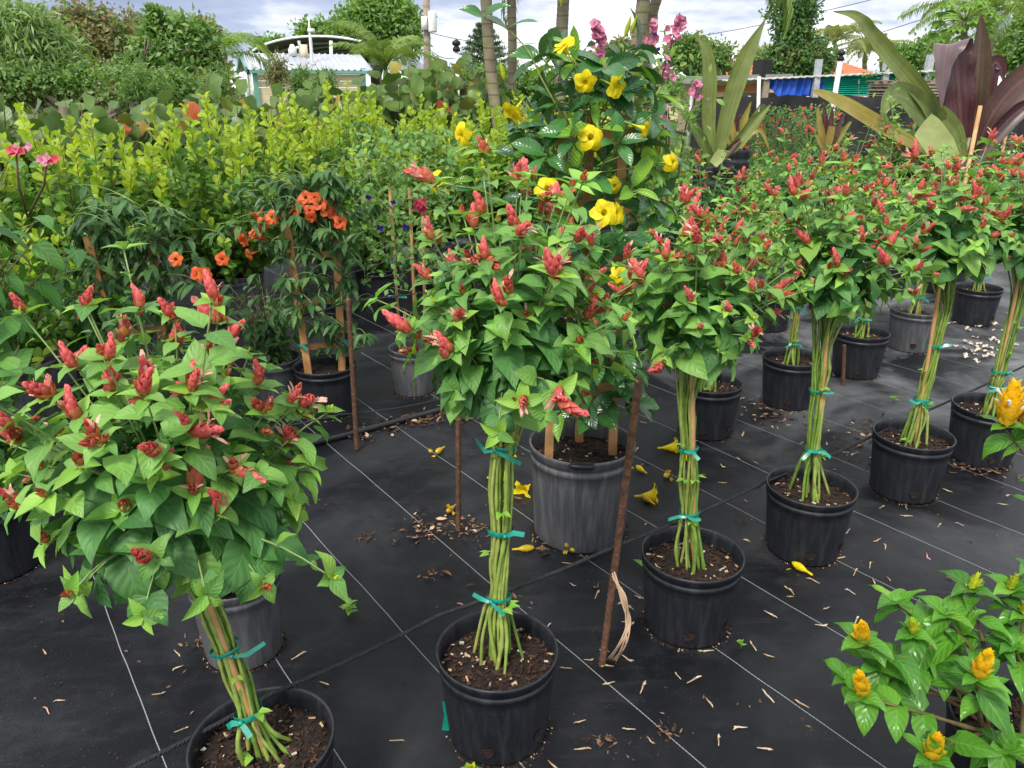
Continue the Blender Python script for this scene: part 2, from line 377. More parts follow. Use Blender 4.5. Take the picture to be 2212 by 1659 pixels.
def bractmat(name, c0, c1, c2, edge):
    m, t, out = newmat(name); r, g = randval(t)
    uv = t.nodes.new('ShaderNodeUVMap'); sp = t.nodes.new('ShaderNodeSeparateXYZ'); L(t, uv.outputs[0], sp.inputs[0])
    oi = t.nodes.new('ShaderNodeObjectInfo')
    f = mth(t, 'ADD', mth(t, 'MULTIPLY', sp.outputs[0], 0.75), mth(t, 'MULTIPLY', mth(t, 'ADD', r, oi.outputs['Random']), 0.16))
    col = ramp(t, f, [(0.0, c0), (0.35, c1), (0.85, c2)])
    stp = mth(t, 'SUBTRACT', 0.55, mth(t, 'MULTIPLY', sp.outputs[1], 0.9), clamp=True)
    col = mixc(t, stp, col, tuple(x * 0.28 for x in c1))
    col = mixc(t, mth(t, 'MULTIPLY', mth(t, 'MULTIPLY', mth(t, 'SUBTRACT', sp.outputs[1], 0.72), 3.6, clamp=True), 0.55), col, edge)
    nz = noise(t, 150.0, 4); col = mixc(t, 1.0, col, ramp(t, nz, [(0.3, (0.75, 0.72, 0.72)), (0.7, (1.15, 1.15, 1.15))]), 'MULTIPLY')
    b = principled(t, None, col, 0.55, 0.3); tr = t.nodes.new('ShaderNodeBsdfTranslucent'); L(t, mixc(t, 1.0, col, (1.4, 1.2, 1.1), 'MULTIPLY'), tr.inputs[0])
    mx = t.nodes.new('ShaderNodeMixShader'); mx.inputs[0].default_value = 0.3; L(t, b.outputs[0], mx.inputs[1]); L(t, tr.outputs[0], mx.inputs[2]); L(t, mx.outputs[0], out.inputs[0])
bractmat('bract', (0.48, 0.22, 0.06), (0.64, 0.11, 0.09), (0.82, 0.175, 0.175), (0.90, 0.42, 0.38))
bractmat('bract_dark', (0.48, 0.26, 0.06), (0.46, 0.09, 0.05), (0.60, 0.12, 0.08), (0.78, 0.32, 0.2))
petalmat('bract_bud', (0.42, 0.13, 0.04), (0.52, 0.10, 0.06))
petalmat('corolla', (0.85, 0.60, 0.42), (0.82, 0.36, 0.33), trans=0.3, tipgrad=True)
petalmat('yellow_petal', (0.84, 0.66, 0.008), (0.88, 0.76, 0.015), trans=0.3)
petalmat('yellow_dry', (0.55, 0.34, 0.02), (0.75, 0.55, 0.03), trans=0.2)
bractmat('yellow_bract', (0.75, 0.50, 0.03), (0.86, 0.54, 0.01), (0.88, 0.60, 0.012), (0.9, 0.68, 0.03))
petalmat('lime_bract', (0.45, 0.55, 0.03), (0.55, 0.62, 0.04), trans=0.25)
petalmat('orange_petal', (0.75, 0.12, 0.04), (0.82, 0.20, 0.05), trans=0.25)
petalmat('pink_petal', (0.62, 0.17, 0.30), (0.75, 0.33, 0.46), trans=0.3)
petalmat('crimson_petal', (0.35, 0.015, 0.06), (0.55, 0.05, 0.12), trans=0.2)
petalmat('violet_petal', (0.06, 0.015, 0.32), (0.10, 0.03, 0.45), trans=0.2)
petalmat('white_petal', (0.72, 0.68, 0.58), (0.8, 0.78, 0.7), trans=0.3)
petalmat('dry_pale', (0.55, 0.45, 0.33), (0.74, 0.68, 0.58), trans=0.15)
petalmat('rose_petal', (0.5, 0.03, 0.05), (0.7, 0.12, 0.12), trans=0.2)
petalmat('dry_petal', (0.50, 0.36, 0.22), (0.66, 0.54, 0.38), trans=0.15)
m, t, out = newmat('stem_green'); r_, g_ = randval(t)
principled(t, out, mixc(t, 1.0, ramp(t, r_, [(0.0, (0.13, 0.24, 0.04)), (0.5, (0.20, 0.32, 0.055)), (1.0, (0.31, 0.36, 0.10))]), ramp(t, noise(t, 45.0, 3), [(0.3, (0.75, 0.75, 0.7)), (0.7, (1.2, 1.2, 1.1))]), 'MULTIPLY'), 0.48, 0.4)
plain('stem_twig', (0.15, 0.24, 0.07), (0.25, 0.34, 0.11), 30, 0.5)
plain('stem_brown', (0.10, 0.075, 0.03), (0.17, 0.13, 0.05), 25, 0.7, bmp=0.3)
plain('bark', (0.12, 0.095, 0.07), (0.22, 0.18, 0.14), 6, 0.85, bmp=0.5)
plain('cane', (0.42, 0.22, 0.09), (0.58, 0.34, 0.15), 18, 0.5)
plain('wood_trellis', (0.40, 0.19, 0.07), (0.56, 0.30, 0.12), 14, 0.65, bmp=0.2)
plain('wood_grey', (0.20, 0.16, 0.12), (0.34, 0.28, 0.21), 5, 0.85, bmp=0.3)
plain('tie_green', (0.0, 0.19, 0.13), (0.01, 0.30, 0.22), 40, 0.3, spec=0.6)
plain('rust', (0.07, 0.035, 0.022), (0.17, 0.08, 0.045), 60, 0.85, bmp=0.6)
plain('rope', (0.012, 0.012, 0.013), (0.03, 0.03, 0.032), 60, 0.7, bmp=0.4)
plain('hose', (0.012, 0.012, 0.014), (0.022, 0.022, 0.025), 10, 0.35)
plain('pvc', (0.66, 0.66, 0.62), (0.78, 0.78, 0.75), 8, 0.45)
plain('galv', (0.38, 0.40, 0.43), (0.5, 0.52, 0.55), 12, 0.45, metal=0.3)
plain('chip', (0.014, 0.008, 0.006), (0.075, 0.034, 0.018), 45, 0.8)
plain('chip_pale', (0.42, 0.28, 0.17), (0.58, 0.42, 0.28), 45, 0.8)
plain('dead_leaf', (0.10, 0.05, 0.025), (0.26, 0.15, 0.08), 30, 0.8)
plain('soil', (0.008, 0.005, 0.004), (0.034, 0.019, 0.012), 90, 0.9, bmp=0.9, bscale=160)
plain('concrete', (0.45, 0.43, 0.40), (0.55, 0.53, 0.5), 4, 0.9)
plain('black_thing', (0.01, 0.01, 0.01), (0.02, 0.02, 0.02), 10, 0.5)

def pot_material(name, base, dust, amount):
    m, t, out = newmat(name)
    tc = t.nodes.new('ShaderNodeTexCoord'); mp = t.nodes.new('ShaderNodeMapping'); L(t, tc.outputs['Object'], mp.inputs[0])
    mp.inputs['Scale'].default_value = (60, 60, 5)
    streak = noise(t, 1.0, 5, 0.6, mp.outputs[0]); spk = noise(t, 260.0, 2, 0.5, tc.outputs['Object']); cl = noise(t, 7.0, 4, 0.6, tc.outputs['Object'])
    d = mth(t, 'MULTIPLY', mth(t, 'MULTIPLY', mth(t, 'SUBTRACT', streak, 0.42), 3.0, clamp=True), mth(t, 'MULTIPLY', cl, 1.6))
    d = mth(t, 'MULTIPLY', d, amount, clamp=True)
    s2 = mth(t, 'MULTIPLY', mth(t, 'SUBTRACT', spk, 0.64), 9.0, clamp=True)
    col = mixc(t, d, base, dust); col = mixc(t, mth(t, 'MULTIPLY', s2, 0.5), col, tuple(x * 1.6 for x in dust))
    principled(t, out, col, mth(t, 'ADD', 0.36, mth(t, 'MULTIPLY', d, 0.5)), 0.45, 0, bump(t, streak, 0.15, 0.002)); return m
pot_material('pot_black', (0.013, 0.0145, 0.019), (0.06, 0.064, 0.072), 0.42)
pot_material('pot_grey', (0.075, 0.077, 0.083), (0.19, 0.19, 0.195), 0.8)

# ground cloth: black woven polypropylene with pale marker threads, dust and damp patches
m, t, out = newmat('ground_cloth')
g = t.nodes.new('ShaderNodeNewGeometry'); P = g.outputs['Position']
def dotp(v):
    n = t.nodes.new('ShaderNodeVectorMath'); n.operation = 'DOT_PRODUCT'; L(t, P, n.inputs[0]); n.inputs[1].default_value = v; return n.outputs['Value']
wob = mth(t, 'MULTIPLY', mth(t, 'SUBTRACT', noise(t, 1.1, 3), 0.5), 0.03)
s_ = mth(t, 'ADD', dotp((0.809, 0.588, 0)), wob); t_ = dotp((-0.588, 0.809, 0))
dl = mth(t, 'ABSOLUTE', mth(t, 'SUBTRACT', mth(t, 'FRACT', mth(t, 'DIVIDE', mth(t, 'ADD', s_, 0.03), 0.345)), 0.5))
line = mth(t, 'LESS_THAN', dl, 0.0037)
dash = mth(t, 'ADD', 0.62, mth(t, 'MULTIPLY', mth(t, 'GREATER_THAN', mth(t, 'FRACT', mth(t, 'MULTIPLY', t_, 95.0)), 0.35), 0.38))
dust1 = mth(t, 'MULTIPLY', mth(t, 'SUBTRACT', noise(t, 1.3, 7, 0.62, dist=0.6), 0.45), 5.0, clamp=True)
far = mth(t, 'MULTIPLY', mth(t, 'SUBTRACT', dotp((0.55, 0.35, 0)), 1.55), 1.3, clamp=True)   # the drier, dustier end of the cloth
dust2 = mth(t, 'MULTIPLY', mth(t, 'SUBTRACT', noise(t, 7.0, 6, 0.65), 0.50), 4.0, clamp=True)
speck = mth(t, 'MULTIPLY', mth(t, 'SUBTRACT', noise(t, 190.0, 2), 0.70), 12.0, clamp=True)
brush = t.nodes.new('ShaderNodeMapping'); brush.inputs['Rotation'].default_value = (0, 0, R(-30)); brush.inputs['Scale'].default_value = (3, 30, 1); L(t, P, brush.inputs[0])
scr = mth(t, 'MULTIPLY', mth(t, 'SUBTRACT', noise(t, 1.0, 6, 0.6, brush.outputs[0]), 0.55), 3.0, clamp=True)
weave = mth(t, 'MULTIPLY', mth(t, 'ADD', mth(t, 'SINE', mth(t, 'MULTIPLY', s_, 1800.0)), mth(t, 'SINE', mth(t, 'MULTIPLY', t_, 1800.0))), 0.5)
col = mixc(t, mth(t, 'MULTIPLY', dust2, 0.6), (0.0045, 0.005, 0.0075), (0.022, 0.0235, 0.029))
col = mixc(t, mth(t, 'MULTIPLY', dust1, mth(t, 'ADD', 0.10, mth(t, 'MULTIPLY', far, 0.9))), col, (0.20, 0.205, 0.215))
col = mixc(t, mth(t, 'MULTIPLY', scr, 0.4), col, (0.05, 0.052, 0.06))
col = mixc(t, mth(t, 'MULTIPLY', speck, 0.6), col, (0.25, 0.23, 0.2))
col = mixc(t, mth(t, 'MULTIPLY', line, dash), col, (0.31, 0.32, 0.33))
rgh = mth(t, 'ADD', 0.36, mth(t, 'MULTIPLY', mth(t, 'ADD', dust1, dust2), 0.2))
principled(t, out, col, rgh, 0.30, 0, bump(t, mth(t, 'ADD', weave, mth(t, 'MULTIPLY', noise(t, 14.0, 4), 8.0)), 0.35, 0.002))

m, t, out = newmat('ground_soil')
c0 = ramp(t, noise(t, 0.8, 6), [(0.35, (0.07, 0.06, 0.04)), (0.5, (0.10, 0.12, 0.04)), (0.65, (0.07, 0.14, 0.03))])
principled(t, out, c0, 0.9, 0.2, 0, bump(t, noise(t, 12, 5), 0.6, 0.05))

# ================================================================== SETTING
mb = MB(); mb.add([(-700, -60, -0.02), (700, -60, -0.02), (700, 1400, -0.02), (-700, 1400, -0.02)], [(0, 1, 2, 3)])
tag(mb.build('ground', MATS['ground_soil'], smooth=False), kind='structure')
mb = MB()
gv = []; gf = []; A0, A1, B0, B1 = -9.0, 15.0, -6.0, 8.3; NA, NB = 96, 58
for j in range(NB + 1):
    for i in range(NA + 1):
        a = A0 + (A1 - A0) * i / NA; b = B0 + (B1 - B0) * j / NB
        p = rowp(a, b); p.z = 0.003 * math.sin(a * 3.1 + b) * math.sin(b * 4.3 - a * .7) + 0.0025 * math.sin(a * 9.3 + 3 * math.sin(b * 2.0)) * math.sin(b * 1.3 + a) ** 2 ; gv.append(p)
for j in range(NB):
    for i in range(NA):
        k = j * (NA + 1) + i; gf.append((k, k + 1, k + NA + 2, k + NA + 1))
mb.add(gv, gf); tag(mb.build('ground_cloth', MATS['ground_cloth']), kind='structure')

# ================================================================== SHARED SHAPES
def make_pot(root, c, rad, h, mat, holes=((-100, 0.12), (-40, 0.14)), soil=0.045, seg=64, chips=420, ear=None, taper=0.84, detail=True):
    c = Vector(c); mb = MB(); rb = rad * taper
    def fl(a, z, r): return -0.0022 * rad / 0.14 * (0.5 + 0.5 * math.cos(a * 20)) ** 3 if z < h * 0.80 else 0
    prof = [(rb * 0.90, 0.0), (rb * 0.985, 0.003), (rb, 0.010)]
    for k in range(7): f = (k + 1) / 8; prof.append((rb + (rad * 0.965 - rb) * f, h * 0.80 * f + 0.01 * (1 - f)))
    prof += [(rad * 0.968, h * 0.82), (rad * 0.982, h * 0.825), (rad * 0.985, h * 0.87), (rad * 0.970, h * 0.875), (rad * 0.972, h * 0.9)]
    mb.lathe(prof, seg, c, fl)
    pot = mb.build('pot', mat, root)
    mb = MB(); ri = rad * 0.965
    mb.lathe([(rad * 0.973, h * 0.9), (rad * 0.995, h * 0.905), (rad * 0.998, h * 0.955), (rad * 1.005, h * 0.96), (rad * 1.015, h * 0.975), (rad * 1.012, h * 0.993), (rad * 1.0, h), (rad * 0.985, h * 0.998), (ri, h * 0.985), (ri * 0.985, h * 0.9), (ri * 0.97, h - soil - 0.03)], seg, c)
    mb.build('rim', mat, pot)
    for ang, z in holes:
        a = R(ang); rr = rb + (rad * 0.965 - rb) * (z * 0.22 + 0.0) / (h * 0.8) if False else rb + (rad * 0.965 - rb) * (z / h) / 0.8
        nrm = Vector((math.cos(a), math.sin(a), 0)); tn = Vector((-math.sin(a), math.cos(a), 0)); cc = c + nrm * (rr - 0.0005) + Vector((0, 0, z))
        V = [cc + nrm * 0.0008]; F = []; hr = 0.016 * rad / 0.14
        for k in range(14):
            q = 2 * math.pi * k / 14; V.append(cc + (tn * math.cos(q) + Vector((0, 0, 1)) * math.sin(q) * 0.95) * hr * (1 + 0.1 * math.sin(3 * q)) + nrm * 0.0030)
        for k in range(14): F.append((0, 1 + k, 1 + (k + 1) % 14))
        MB().add(V, F).build('drain_hole', MATS['soil'], pot)
    if ear is not None:
        a = R(ear); nrm = Vector((math.cos(a), math.sin(a), 0)); cc = c + nrm * rad * 1.03 + Vector((0, 0, h * 0.985)); mb = MB()
        tn = Vector((-math.sin(a), math.cos(a), 0)); V = []; F = []; k2 = 24
        for lay, (zz_, ss) in enumerate(((-0.008, 0.92), (-0.003, 1), (0.003, 1), (0.008, 0.9))):
            for k in range(k2):
                q = 2 * math.pi * k / k2; cxx = math.copysign(abs(math.cos(q)) ** 0.6, math.cos(q)); syy = math.copysign(abs(math.sin(q)) ** 0.6, math.sin(q))
                V.append(cc + tn * cxx * 0.042 * ss + nrm * syy * 0.016 * ss + Vector((0, 0, zz_)))
        for lay in range(3):
            for k in range(k2): F.append((lay * k2 + k, lay * k2 + (k + 1) % k2, (lay + 1) * k2 + (k + 1) % k2, (lay + 1) * k2 + k))
        F.append(tuple(3 * k2 + k for k in range(k2))); F.append(tuple(range(k2 - 1, -1, -1)))
        mb.add(V, F).build('grip', MATS['hose'], pot)
    # soil
    V, F = [c + Vector((0, 0, h - soil))], []; rs = 9; sg = 36
    for j in range(1, rs + 1):
        for k in range(sg):
            a = 2 * math.pi * k / sg; r = ri * 0.975 * j / rs
            V.append(c + Vector((r * math.cos(a), r * math.sin(a), h - soil + rng.gauss(0, 0.0035) - (0.006 if j == rs else 0))))
    for k in range(sg): F.append((0, 1 + k, 1 + (k + 1) % sg))
    for j in range(rs - 1):
        for k in range(sg): F.append((1 + j * sg + k, 1 + (j + 1) * sg + k, 1 + (j + 1) * sg + (k + 1) % sg, 1 + j * sg + (k + 1) % sg))
    so_ = MB().add(V, F).build('soil', MATS['soil'], root)
    if chips:
        mb = MB()
        for i in range(chips):
            a = rng.uniform(0, 6.283); r = ri * 0.95 * math.sqrt(rng.random()); s = rng.uniform(0.003, 0.0095)
            rot = Matrix.Rotation(rng.uniform(0, 6.28), 3, 'Z') @ Matrix.Rotation(rng.gauss(0, 0.35), 3, 'X')
            pale = rng.random()
            mb.box(c + Vector((r * math.cos(a), r * math.sin(a), h - soil + 0.004)), (s * rng.uniform(0.5, 2.2), s * rng.uniform(0.4, 0.9), s * rng.uniform(0.2, 0.5)), rot, 1 if pale < 0.06 else (2 if pale < 0.08 else 0))
        tag(mb.build('bark_mulch', [MATS['chip'], MATS['chip_pale'], MATS['white_petal']], root, smooth=False), kind='stuff')
        mb = MB()                                      # crumbs washed out along the foot of the pot
        for i in range(260):
            a = rng.uniform(0, 6.283); r = rb * rng.uniform(0.985, 1.07) + abs(rng.gauss(0, 0.004)); s = rng.uniform(0.001, 0.0032)
            mb.box(c + Vector((r * math.cos(a), r * math.sin(a), s * 0.3 + 0.0015)), (s * 1.5, s, s * 0.7), Matrix.Rotation(rng.uniform(0, 6.28), 3, 'Z'), 1 if rng.random() < 0.12 else 0)
        tag(mb.build('soil_crumbs', [MATS['chip'], MATS['chip_pale']], root, smooth=False), kind='stuff')
    return pot
def tie(root, c, rad, ax=Vector((0, 0, 1)), wd=0.012, tails=2, ang=-90, bow=0.05):
    mb = MB(); ax = Vector(ax).normalized(); x = ax.orthogonal().normalized(); y = ax.cross(x); c = Vector(c); V = []; F = []; sg = 20
    for j, dz in enumerate((-0.5, -0.15, 0.2, 0.5)):
        for k in range(sg):
            a = 2 * math.pi * k / sg; V.append(c + (x * math.cos(a) + y * math.sin(a)) * rad * (1.06 + 0.05 * math.sin(5 * a) + (0.03 if j in (1, 2) else 0)) + ax * wd * (dz + 0.12 * math.sin(a * 2)))
    for j in range(3):
        for k in range(sg): F.append((j * sg + k, j * sg + (k + 1) % sg, (j + 1) * sg + (k + 1) % sg, (j + 1) * sg + k))
    mb.add(V, F); a = R(ang); out = Vector((math.cos(a), math.sin(a), 0)); sd = Vector((-math.sin(a), math.cos(a), 0)); k0 = c + out * rad * 1.1
    mb.box(k0 + out * 0.003, (wd * 0.8, wd * 0.7, wd * 0.9), Matrix.Rotation(a, 3, 'Z'))
    for i in range(tails):
        s = 1 if i % 2 == 0 else -1; ln = bow * rng.uniform(0.7, 1.2)
        pts = [k0 + out * 0.004, k0 + sd * s * ln * 0.45 + out * 0.010 + Vector((0, 0, 0.012 * rng.uniform(-0.5, 1.2))), k0 + sd * s * ln + out * rng.uniform(0, 0.02) + Vector((0, 0, rng.uniform(-0.025, 0.015)))]
        mb.ribbon(pts, [wd * 0.6, wd * 1.1, wd * 1.0], out * 0.8 + Vector((0, 0, 0.5)) + rv(0.2))
    return mb.build('plant_tie', MATS['tie_green'], root)
def bez(a, b, c, n):
    a, b, c = Vector(a), Vector(b), Vector(c)
    return [a * (1 - t) ** 2 + b * 2 * t * (1 - t) + c * t * t for t in [i / n for i in range(n + 1)]]
def spline(pts, n=6):
    pts = [Vector(p) for p in pts]; P = [pts[0] * 2 - pts[1]] + pts + [pts[-1] * 2 - pts[-2]]; out = []
    for i in range(1, len(P) - 2):
        for k in range(n):
            t = k / n; p0, p1, p2, p3 = P[i - 1:i + 3]
            out.append(0.5 * ((2 * p1) + (p2 - p0) * t + (2 * p0 - 5 * p1 + 4 * p2 - p3) * t * t + (3 * p1 - p0 - 3 * p2 + p3) * t ** 3))
    out.append(pts[-1]); return out

species('shrimp', MATS['shrimp_leaf'], 0.62, 'ovate', fold=0.20, bend=0.95, wav=0.07, nvar=8)
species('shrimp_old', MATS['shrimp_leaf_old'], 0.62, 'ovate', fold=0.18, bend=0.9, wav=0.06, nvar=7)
species('shrimp_new', MATS['shrimp_leaf_new'], 0.50, 'ovate', fold=0.40, bend=0.6)
species('coco', MATS['cocoplum_leaf'], 0.66, 'obov', hi=(2, 5), fold=0.35, bend=0.4)
species('coco_new', MATS['cocoplum_new'], 0.64, 'obov', hi=(2, 5), fold=0.45, bend=0.35)
species('grape', MATS['seagrape_leaf'], 1.08, 'orb', hi=(4, 6), fold=0.16, bend=0.5, wav=0.05)
species('grape_red', MATS['seagrape_red'], 1.08, 'orb', hi=(4, 6), fold=0.16, bend=0.5, wav=0.05)
species('grape_yellow', MATS['seagrape_yellow'], 1.08, 'orb', hi=(4, 6), fold=0.16, bend=0.5, wav=0.05)
species('alla', MATS['allamanda_leaf'], 0.46, 'ellip', fold=0.3, bend=0.7, wav=0.03)
species('alla_new', MATS['allamanda_new'], 0.36, 'ellip', fold=0.5, bend=0.3)
species('clero', MATS['clero_leaf'], 0.58, 'ovate', fold=0.25, bend=0.8, wav=0.06)
species('trumpet', MATS['trumpet_leaf'], 0.33, 'lance', hi=(2, 5), fold=0.45, bend=0.8)
species('pea', MATS['pea_leaf'], 0.6, 'ellip', hi=(2, 3), low=(2, 2), fold=0.2, bend=0.4)
species('pachy', MATS['pachy_leaf'], 0.52, 'ovate', hi=(4, 8), fold=0.35, bend=0.9, wav=0.08)
species('cover', MATS['cover_leaf'], 0.5, 'ellip', low=(2, 2), hi=(2, 3), fold=0.3, bend=0.5)

# ---- shrimp plant flower heads: overlapping heart shaped bracts on a curved spike, pale two-lipped petals between them
def scale_tpl(wd, ln, shp='ellip'):
    return leaf_tpl(width=wd / ln, shape=shp, nu=4, nv=4, fold=-0.42, bend=0.75 if shp == 'ellip' else -0.1)
def spike(length, wid, rows, curve, per=4, tipw=0.35, shp='ellip', matkeys=('bract',), flat=1.0, open_=0.30, seed=0):
    rr = random.Random(seed); mb = MB()
    for j in range(rows):
        f = j / max(1, rows - 1)
        rad = wid / 2 * (0.62 + 0.5 * math.sin(math.pi * min(1, f * 0.9 + 0.18))) * (1 - (1 - tipw) * max(0, f - 0.45) / 0.55)
        cz = length * 0.78 * f; cxx = curve * length * f * f
        ax = Vector((2 * curve * f, 0, 1)).normalized()
        for k in range(per):
            a = 2 * math.pi * (k + 0.5 * (j % 2)) / per + rr.uniform(-0.15, 0.15)
            o = Vector((math.cos(a), math.sin(a) * flat, 0)); o = (o - ax * o.dot(ax)).normalized()
            s = length * (0.46 + 0.10 * rr.random()) * (1 - 0.35 * f) if length > 0.03 else length * 0.75
            d = (ax + o * (open_ * rr.uniform(0.4, 1.9) * (1 - 0.6 * f))).normalized()
            T = scale_tpl(wid * (0.84 - 0.25 * f), s, shp)
            M = mat4(Vector((cxx, 0, cz)) + o * rad * 0.66, d, o, s)
            V = [M @ Vector(p) for p in T[0]]
            mb.add(V, T[1], [(f, u[1]) for u in T[2]])
    return mb
def petal_mesh(length, wid, curve, n, seed):
    rr = random.Random(seed); mb = MB()
    for i in range(n):
        f = rr.uniform(0.25, 0.85); a = rr.uniform(0, 6.28); o = Vector((math.cos(a), math.sin(a), 0)); b = Vector((curve * length * f * f, 0, length * 0.75 * f)) + o * wid * 0.25
        d = (o * rr.uniform(0.5, 1.0) + Vector((curve, 0, 1.0))).normalized(); ln = rr.uniform(0.018, 0.028)
        p1 = b + d * ln * 0.6; up = (d + o * 0.5).normalized()
        mb.tube([b, b + d * ln * 0.3, p1], [0.0012, 0.0018, 0.0032], 6, cap=False)
        sd_ = d.cross(o).normalized()
        for s, w_ in ((1, 0.006), (-1, 0.009)):
            mb.ribbon([p1 - o * 0.001 * s, p1 + d * ln * 0.28 + o * 0.004 * s * (-1), p1 + d * ln * 0.5 + o * (-0.010 * s)], [w_ * 0.7, w_, w_ * 0.45], o)
    return mb
def mk(mb, mat, name='flower'):
    me = mesh_np(name, np.array(mb.v), mb.f, np.array(mb.uv)); me.materials.append(MATS[mat]); return me
FL = []
for i, (ln, wd, rows, cv) in enumerate([(0.058, 0.023, 6, 0.22), (0.066, 0.023, 7, 0.35), (0.048, 0.023, 5, 0.25), (0.036, 0.023, 4, 0.05), (0.056, 0.023, 6, -0.3), (0.030, 0.021, 3, 0.1)]):
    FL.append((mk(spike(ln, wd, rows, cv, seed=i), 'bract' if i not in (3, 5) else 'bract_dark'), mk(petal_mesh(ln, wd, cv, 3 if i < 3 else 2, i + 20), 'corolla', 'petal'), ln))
BUD = mk(spike(0.017, 0.014, 3, 0.0, per=3, seed=9), 'bract_bud', 'bud')
BUD2 = mk(spike(0.014, 0.010, 2, 0.0, per=3, seed=5), 'lime_bract', 'bud')
def flower(root, p, d, sc=1.0, kind=None, petals=True, name='flower'):
    fl = FL[kind if kind is not None else rng.randrange(len(FL))]
    ob = link(name, fl[0], root); d = Vector(d).normalized()
    x = d.cross(Vector((0, 0, 1))); x = x.normalized() if x.length > 1e-3 else Vector((1, 0, 0)); x = Matrix.Rotation(rng.uniform(-1.2, 1.2), 3, d) @ x; y = d.cross(x); p = Vector(p) - ORG[root]
    ob.matrix_local = Matrix(((x.x * sc, y.x * sc, d.x * sc, p.x), (x.y * sc, y.y * sc, d.y * sc, p.y), (x.z * sc, y.z * sc, d.z * sc, p.z), (0, 0, 0, 1)))
    if petals: link('petal', fl[1], ob)
    return ob
def bud(root, p, d, me, sc=1.0):
    ob = link('bud', me, root); d = Vector(d).normalized(); x = d.orthogonal().normalized(); y = d.cross(x); p = Vector(p) - ORG[root]
    ob.matrix_local = Matrix(((x.x * sc, y.x * sc, d.x * sc, p.x), (x.y * sc, y.y * sc, d.y * sc, p.y), (x.z * sc, y.z * sc, d.z * sc, p.z), (0, 0, 0, 1)))

def shrimp_crown(root, top, cen, rad, nbr, ls, nfl, lv, tw, low=-0.45, stagger=True, budp=0.55):
    """branches fan out from the top of the stem bundle; opposite leaf pairs; flower heads or buds at the tips"""
    top, cen = Vector(top), Vector(cen); golden = math.pi * (3 - 5 ** 0.5); tips = []
    for i in range(nbr):
        zf = low + (1 - low) * (i + 0.5) / nbr; a = golden * i + rng.uniform(-0.25, 0.25); r = math.sqrt(max(0, 1 - zf * zf))
        dr = Vector((r * math.cos(a), r * math.sin(a), zf)); k = rng.uniform(0.66, 1.16) * (1 + 0.15 * math.sin(2.3 * a + 1.7 * zf + cen.x * 5)) if i % 4 else rng.uniform(0.4, 0.8)
        if zf < -0.3: k = min(k, 0.98)
        tip = cen + Vector((dr.x * rad[0], dr.y * rad[1], dr.z * rad[2])) * k
        st = top + (cen - top) * rng.uniform(0, 0.45) * (0.4 + 0.6 * max(0, zf)); ctl = top.lerp(cen, 0.75) + Vector((dr.x * rad[0] * 0.35, dr.y * rad[1] * 0.35, max(0.0, dr.z) * rad[2] * 0.25)) + Vector((0, 0, 0.04))
        pts = bez(st, ctl, tip, 9); ln = sum((pts[q + 1] - pts[q]).length for q in range(9))
        tw.tube(pts, [0.0028 - 0.0014 * q / 9 for q in range(10)], 5)
        nn = max(2, int(ln * 0.75 / (ls * 0.72))); roll = rng.uniform(0, 3.14)
        for j in range(nn):
            t = 0.30 + 0.66 * (j + 0.6) / nn; q = min(8, int(t * 9)); p = pts[q].lerp(pts[q + 1], t * 9 - q); tg = (pts[q + 1] - pts[q]).normalized()
            x = tg.orthogonal().normalized(); x = Matrix.Rotation(roll + j * 1.5708, 3, tg) @ x
            outw = (p - cen); outw = outw.normalized() if outw.length > 0.01 else dr
            sz = ls * (1.0 - 0.45 * max(0, t - 0.6) / 0.4) * rng.choice((0.42, 0.52, 0.65, 0.78, 0.9, 1.0, 1.12, 1.25))
            for s in (1, -1):
                if rng.random() < 0.10: continue
                d = x * s * 0.85 + tg * 0.35 + outw * 0.25 + Vector((0, 0, -0.50)) + rv(0.16)
                n_ = Vector((0, 0, 1.0)) + outw * 0.75 + rv(0.22)
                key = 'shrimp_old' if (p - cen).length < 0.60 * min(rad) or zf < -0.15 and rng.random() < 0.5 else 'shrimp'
                lv.add(key, p + d.normalized() * 0.008, d, n_, sz)
        tg = (pts[9] - pts[8]).normalized(); tgu = (tg + Vector((0, 0, 0.7))).normalized(); x0 = tgu.orthogonal().normalized()
        for j in range(4):
            x = Matrix.Rotation(roll + j * 1.5708, 3, tgu) @ x0; d = x * 0.9 + tgu * (0.25 if j % 2 else 0.1) + rv(0.1)
            lv.add('shrimp_new' if rng.random() < 0.45 else 'shrimp', tip - tgu * 0.006 * (j % 2), d, tgu + rv(0.15), ls * rng.uniform(0.36, 0.62))
        tips.append((tip, tgu, zf))
    rng.shuffle(tips); tips.sort(key=lambda e: -(0.55 * e[2] - (2.0 if e[2] < -0.32 else 0) + rng.uniform(-0.7, 0.7) - 0.35 * (e[0].y - cen.y) / rad[1]))
    for i, (p, d, zf) in enumerate(tips):
        if i < nfl:
            d2 = (d + rv(0.35) + Vector((0, 0, 0.25 if zf > 0 else -0.2))).normalized(); n_ = rng.choice((1, 1, 1, 2, 2, 3))
            for q in range(n_):
                flower(root, p + rv(0.006), (d2 + rv(0.5) * q).normalized(), ls / 0.098 * rng.uniform(0.62, 1.02), petals=rng.random() < 0.6)
            if rng.random() < 0.6: bud(root, p - d * 0.008 + rv(0.008), (d + rv(0.8)).normalized(), BUD, ls / 0.105)
        elif rng.random() < budp: bud(root, p, d, BUD if rng.random() < 0.55 else BUD2, ls / 0.105)

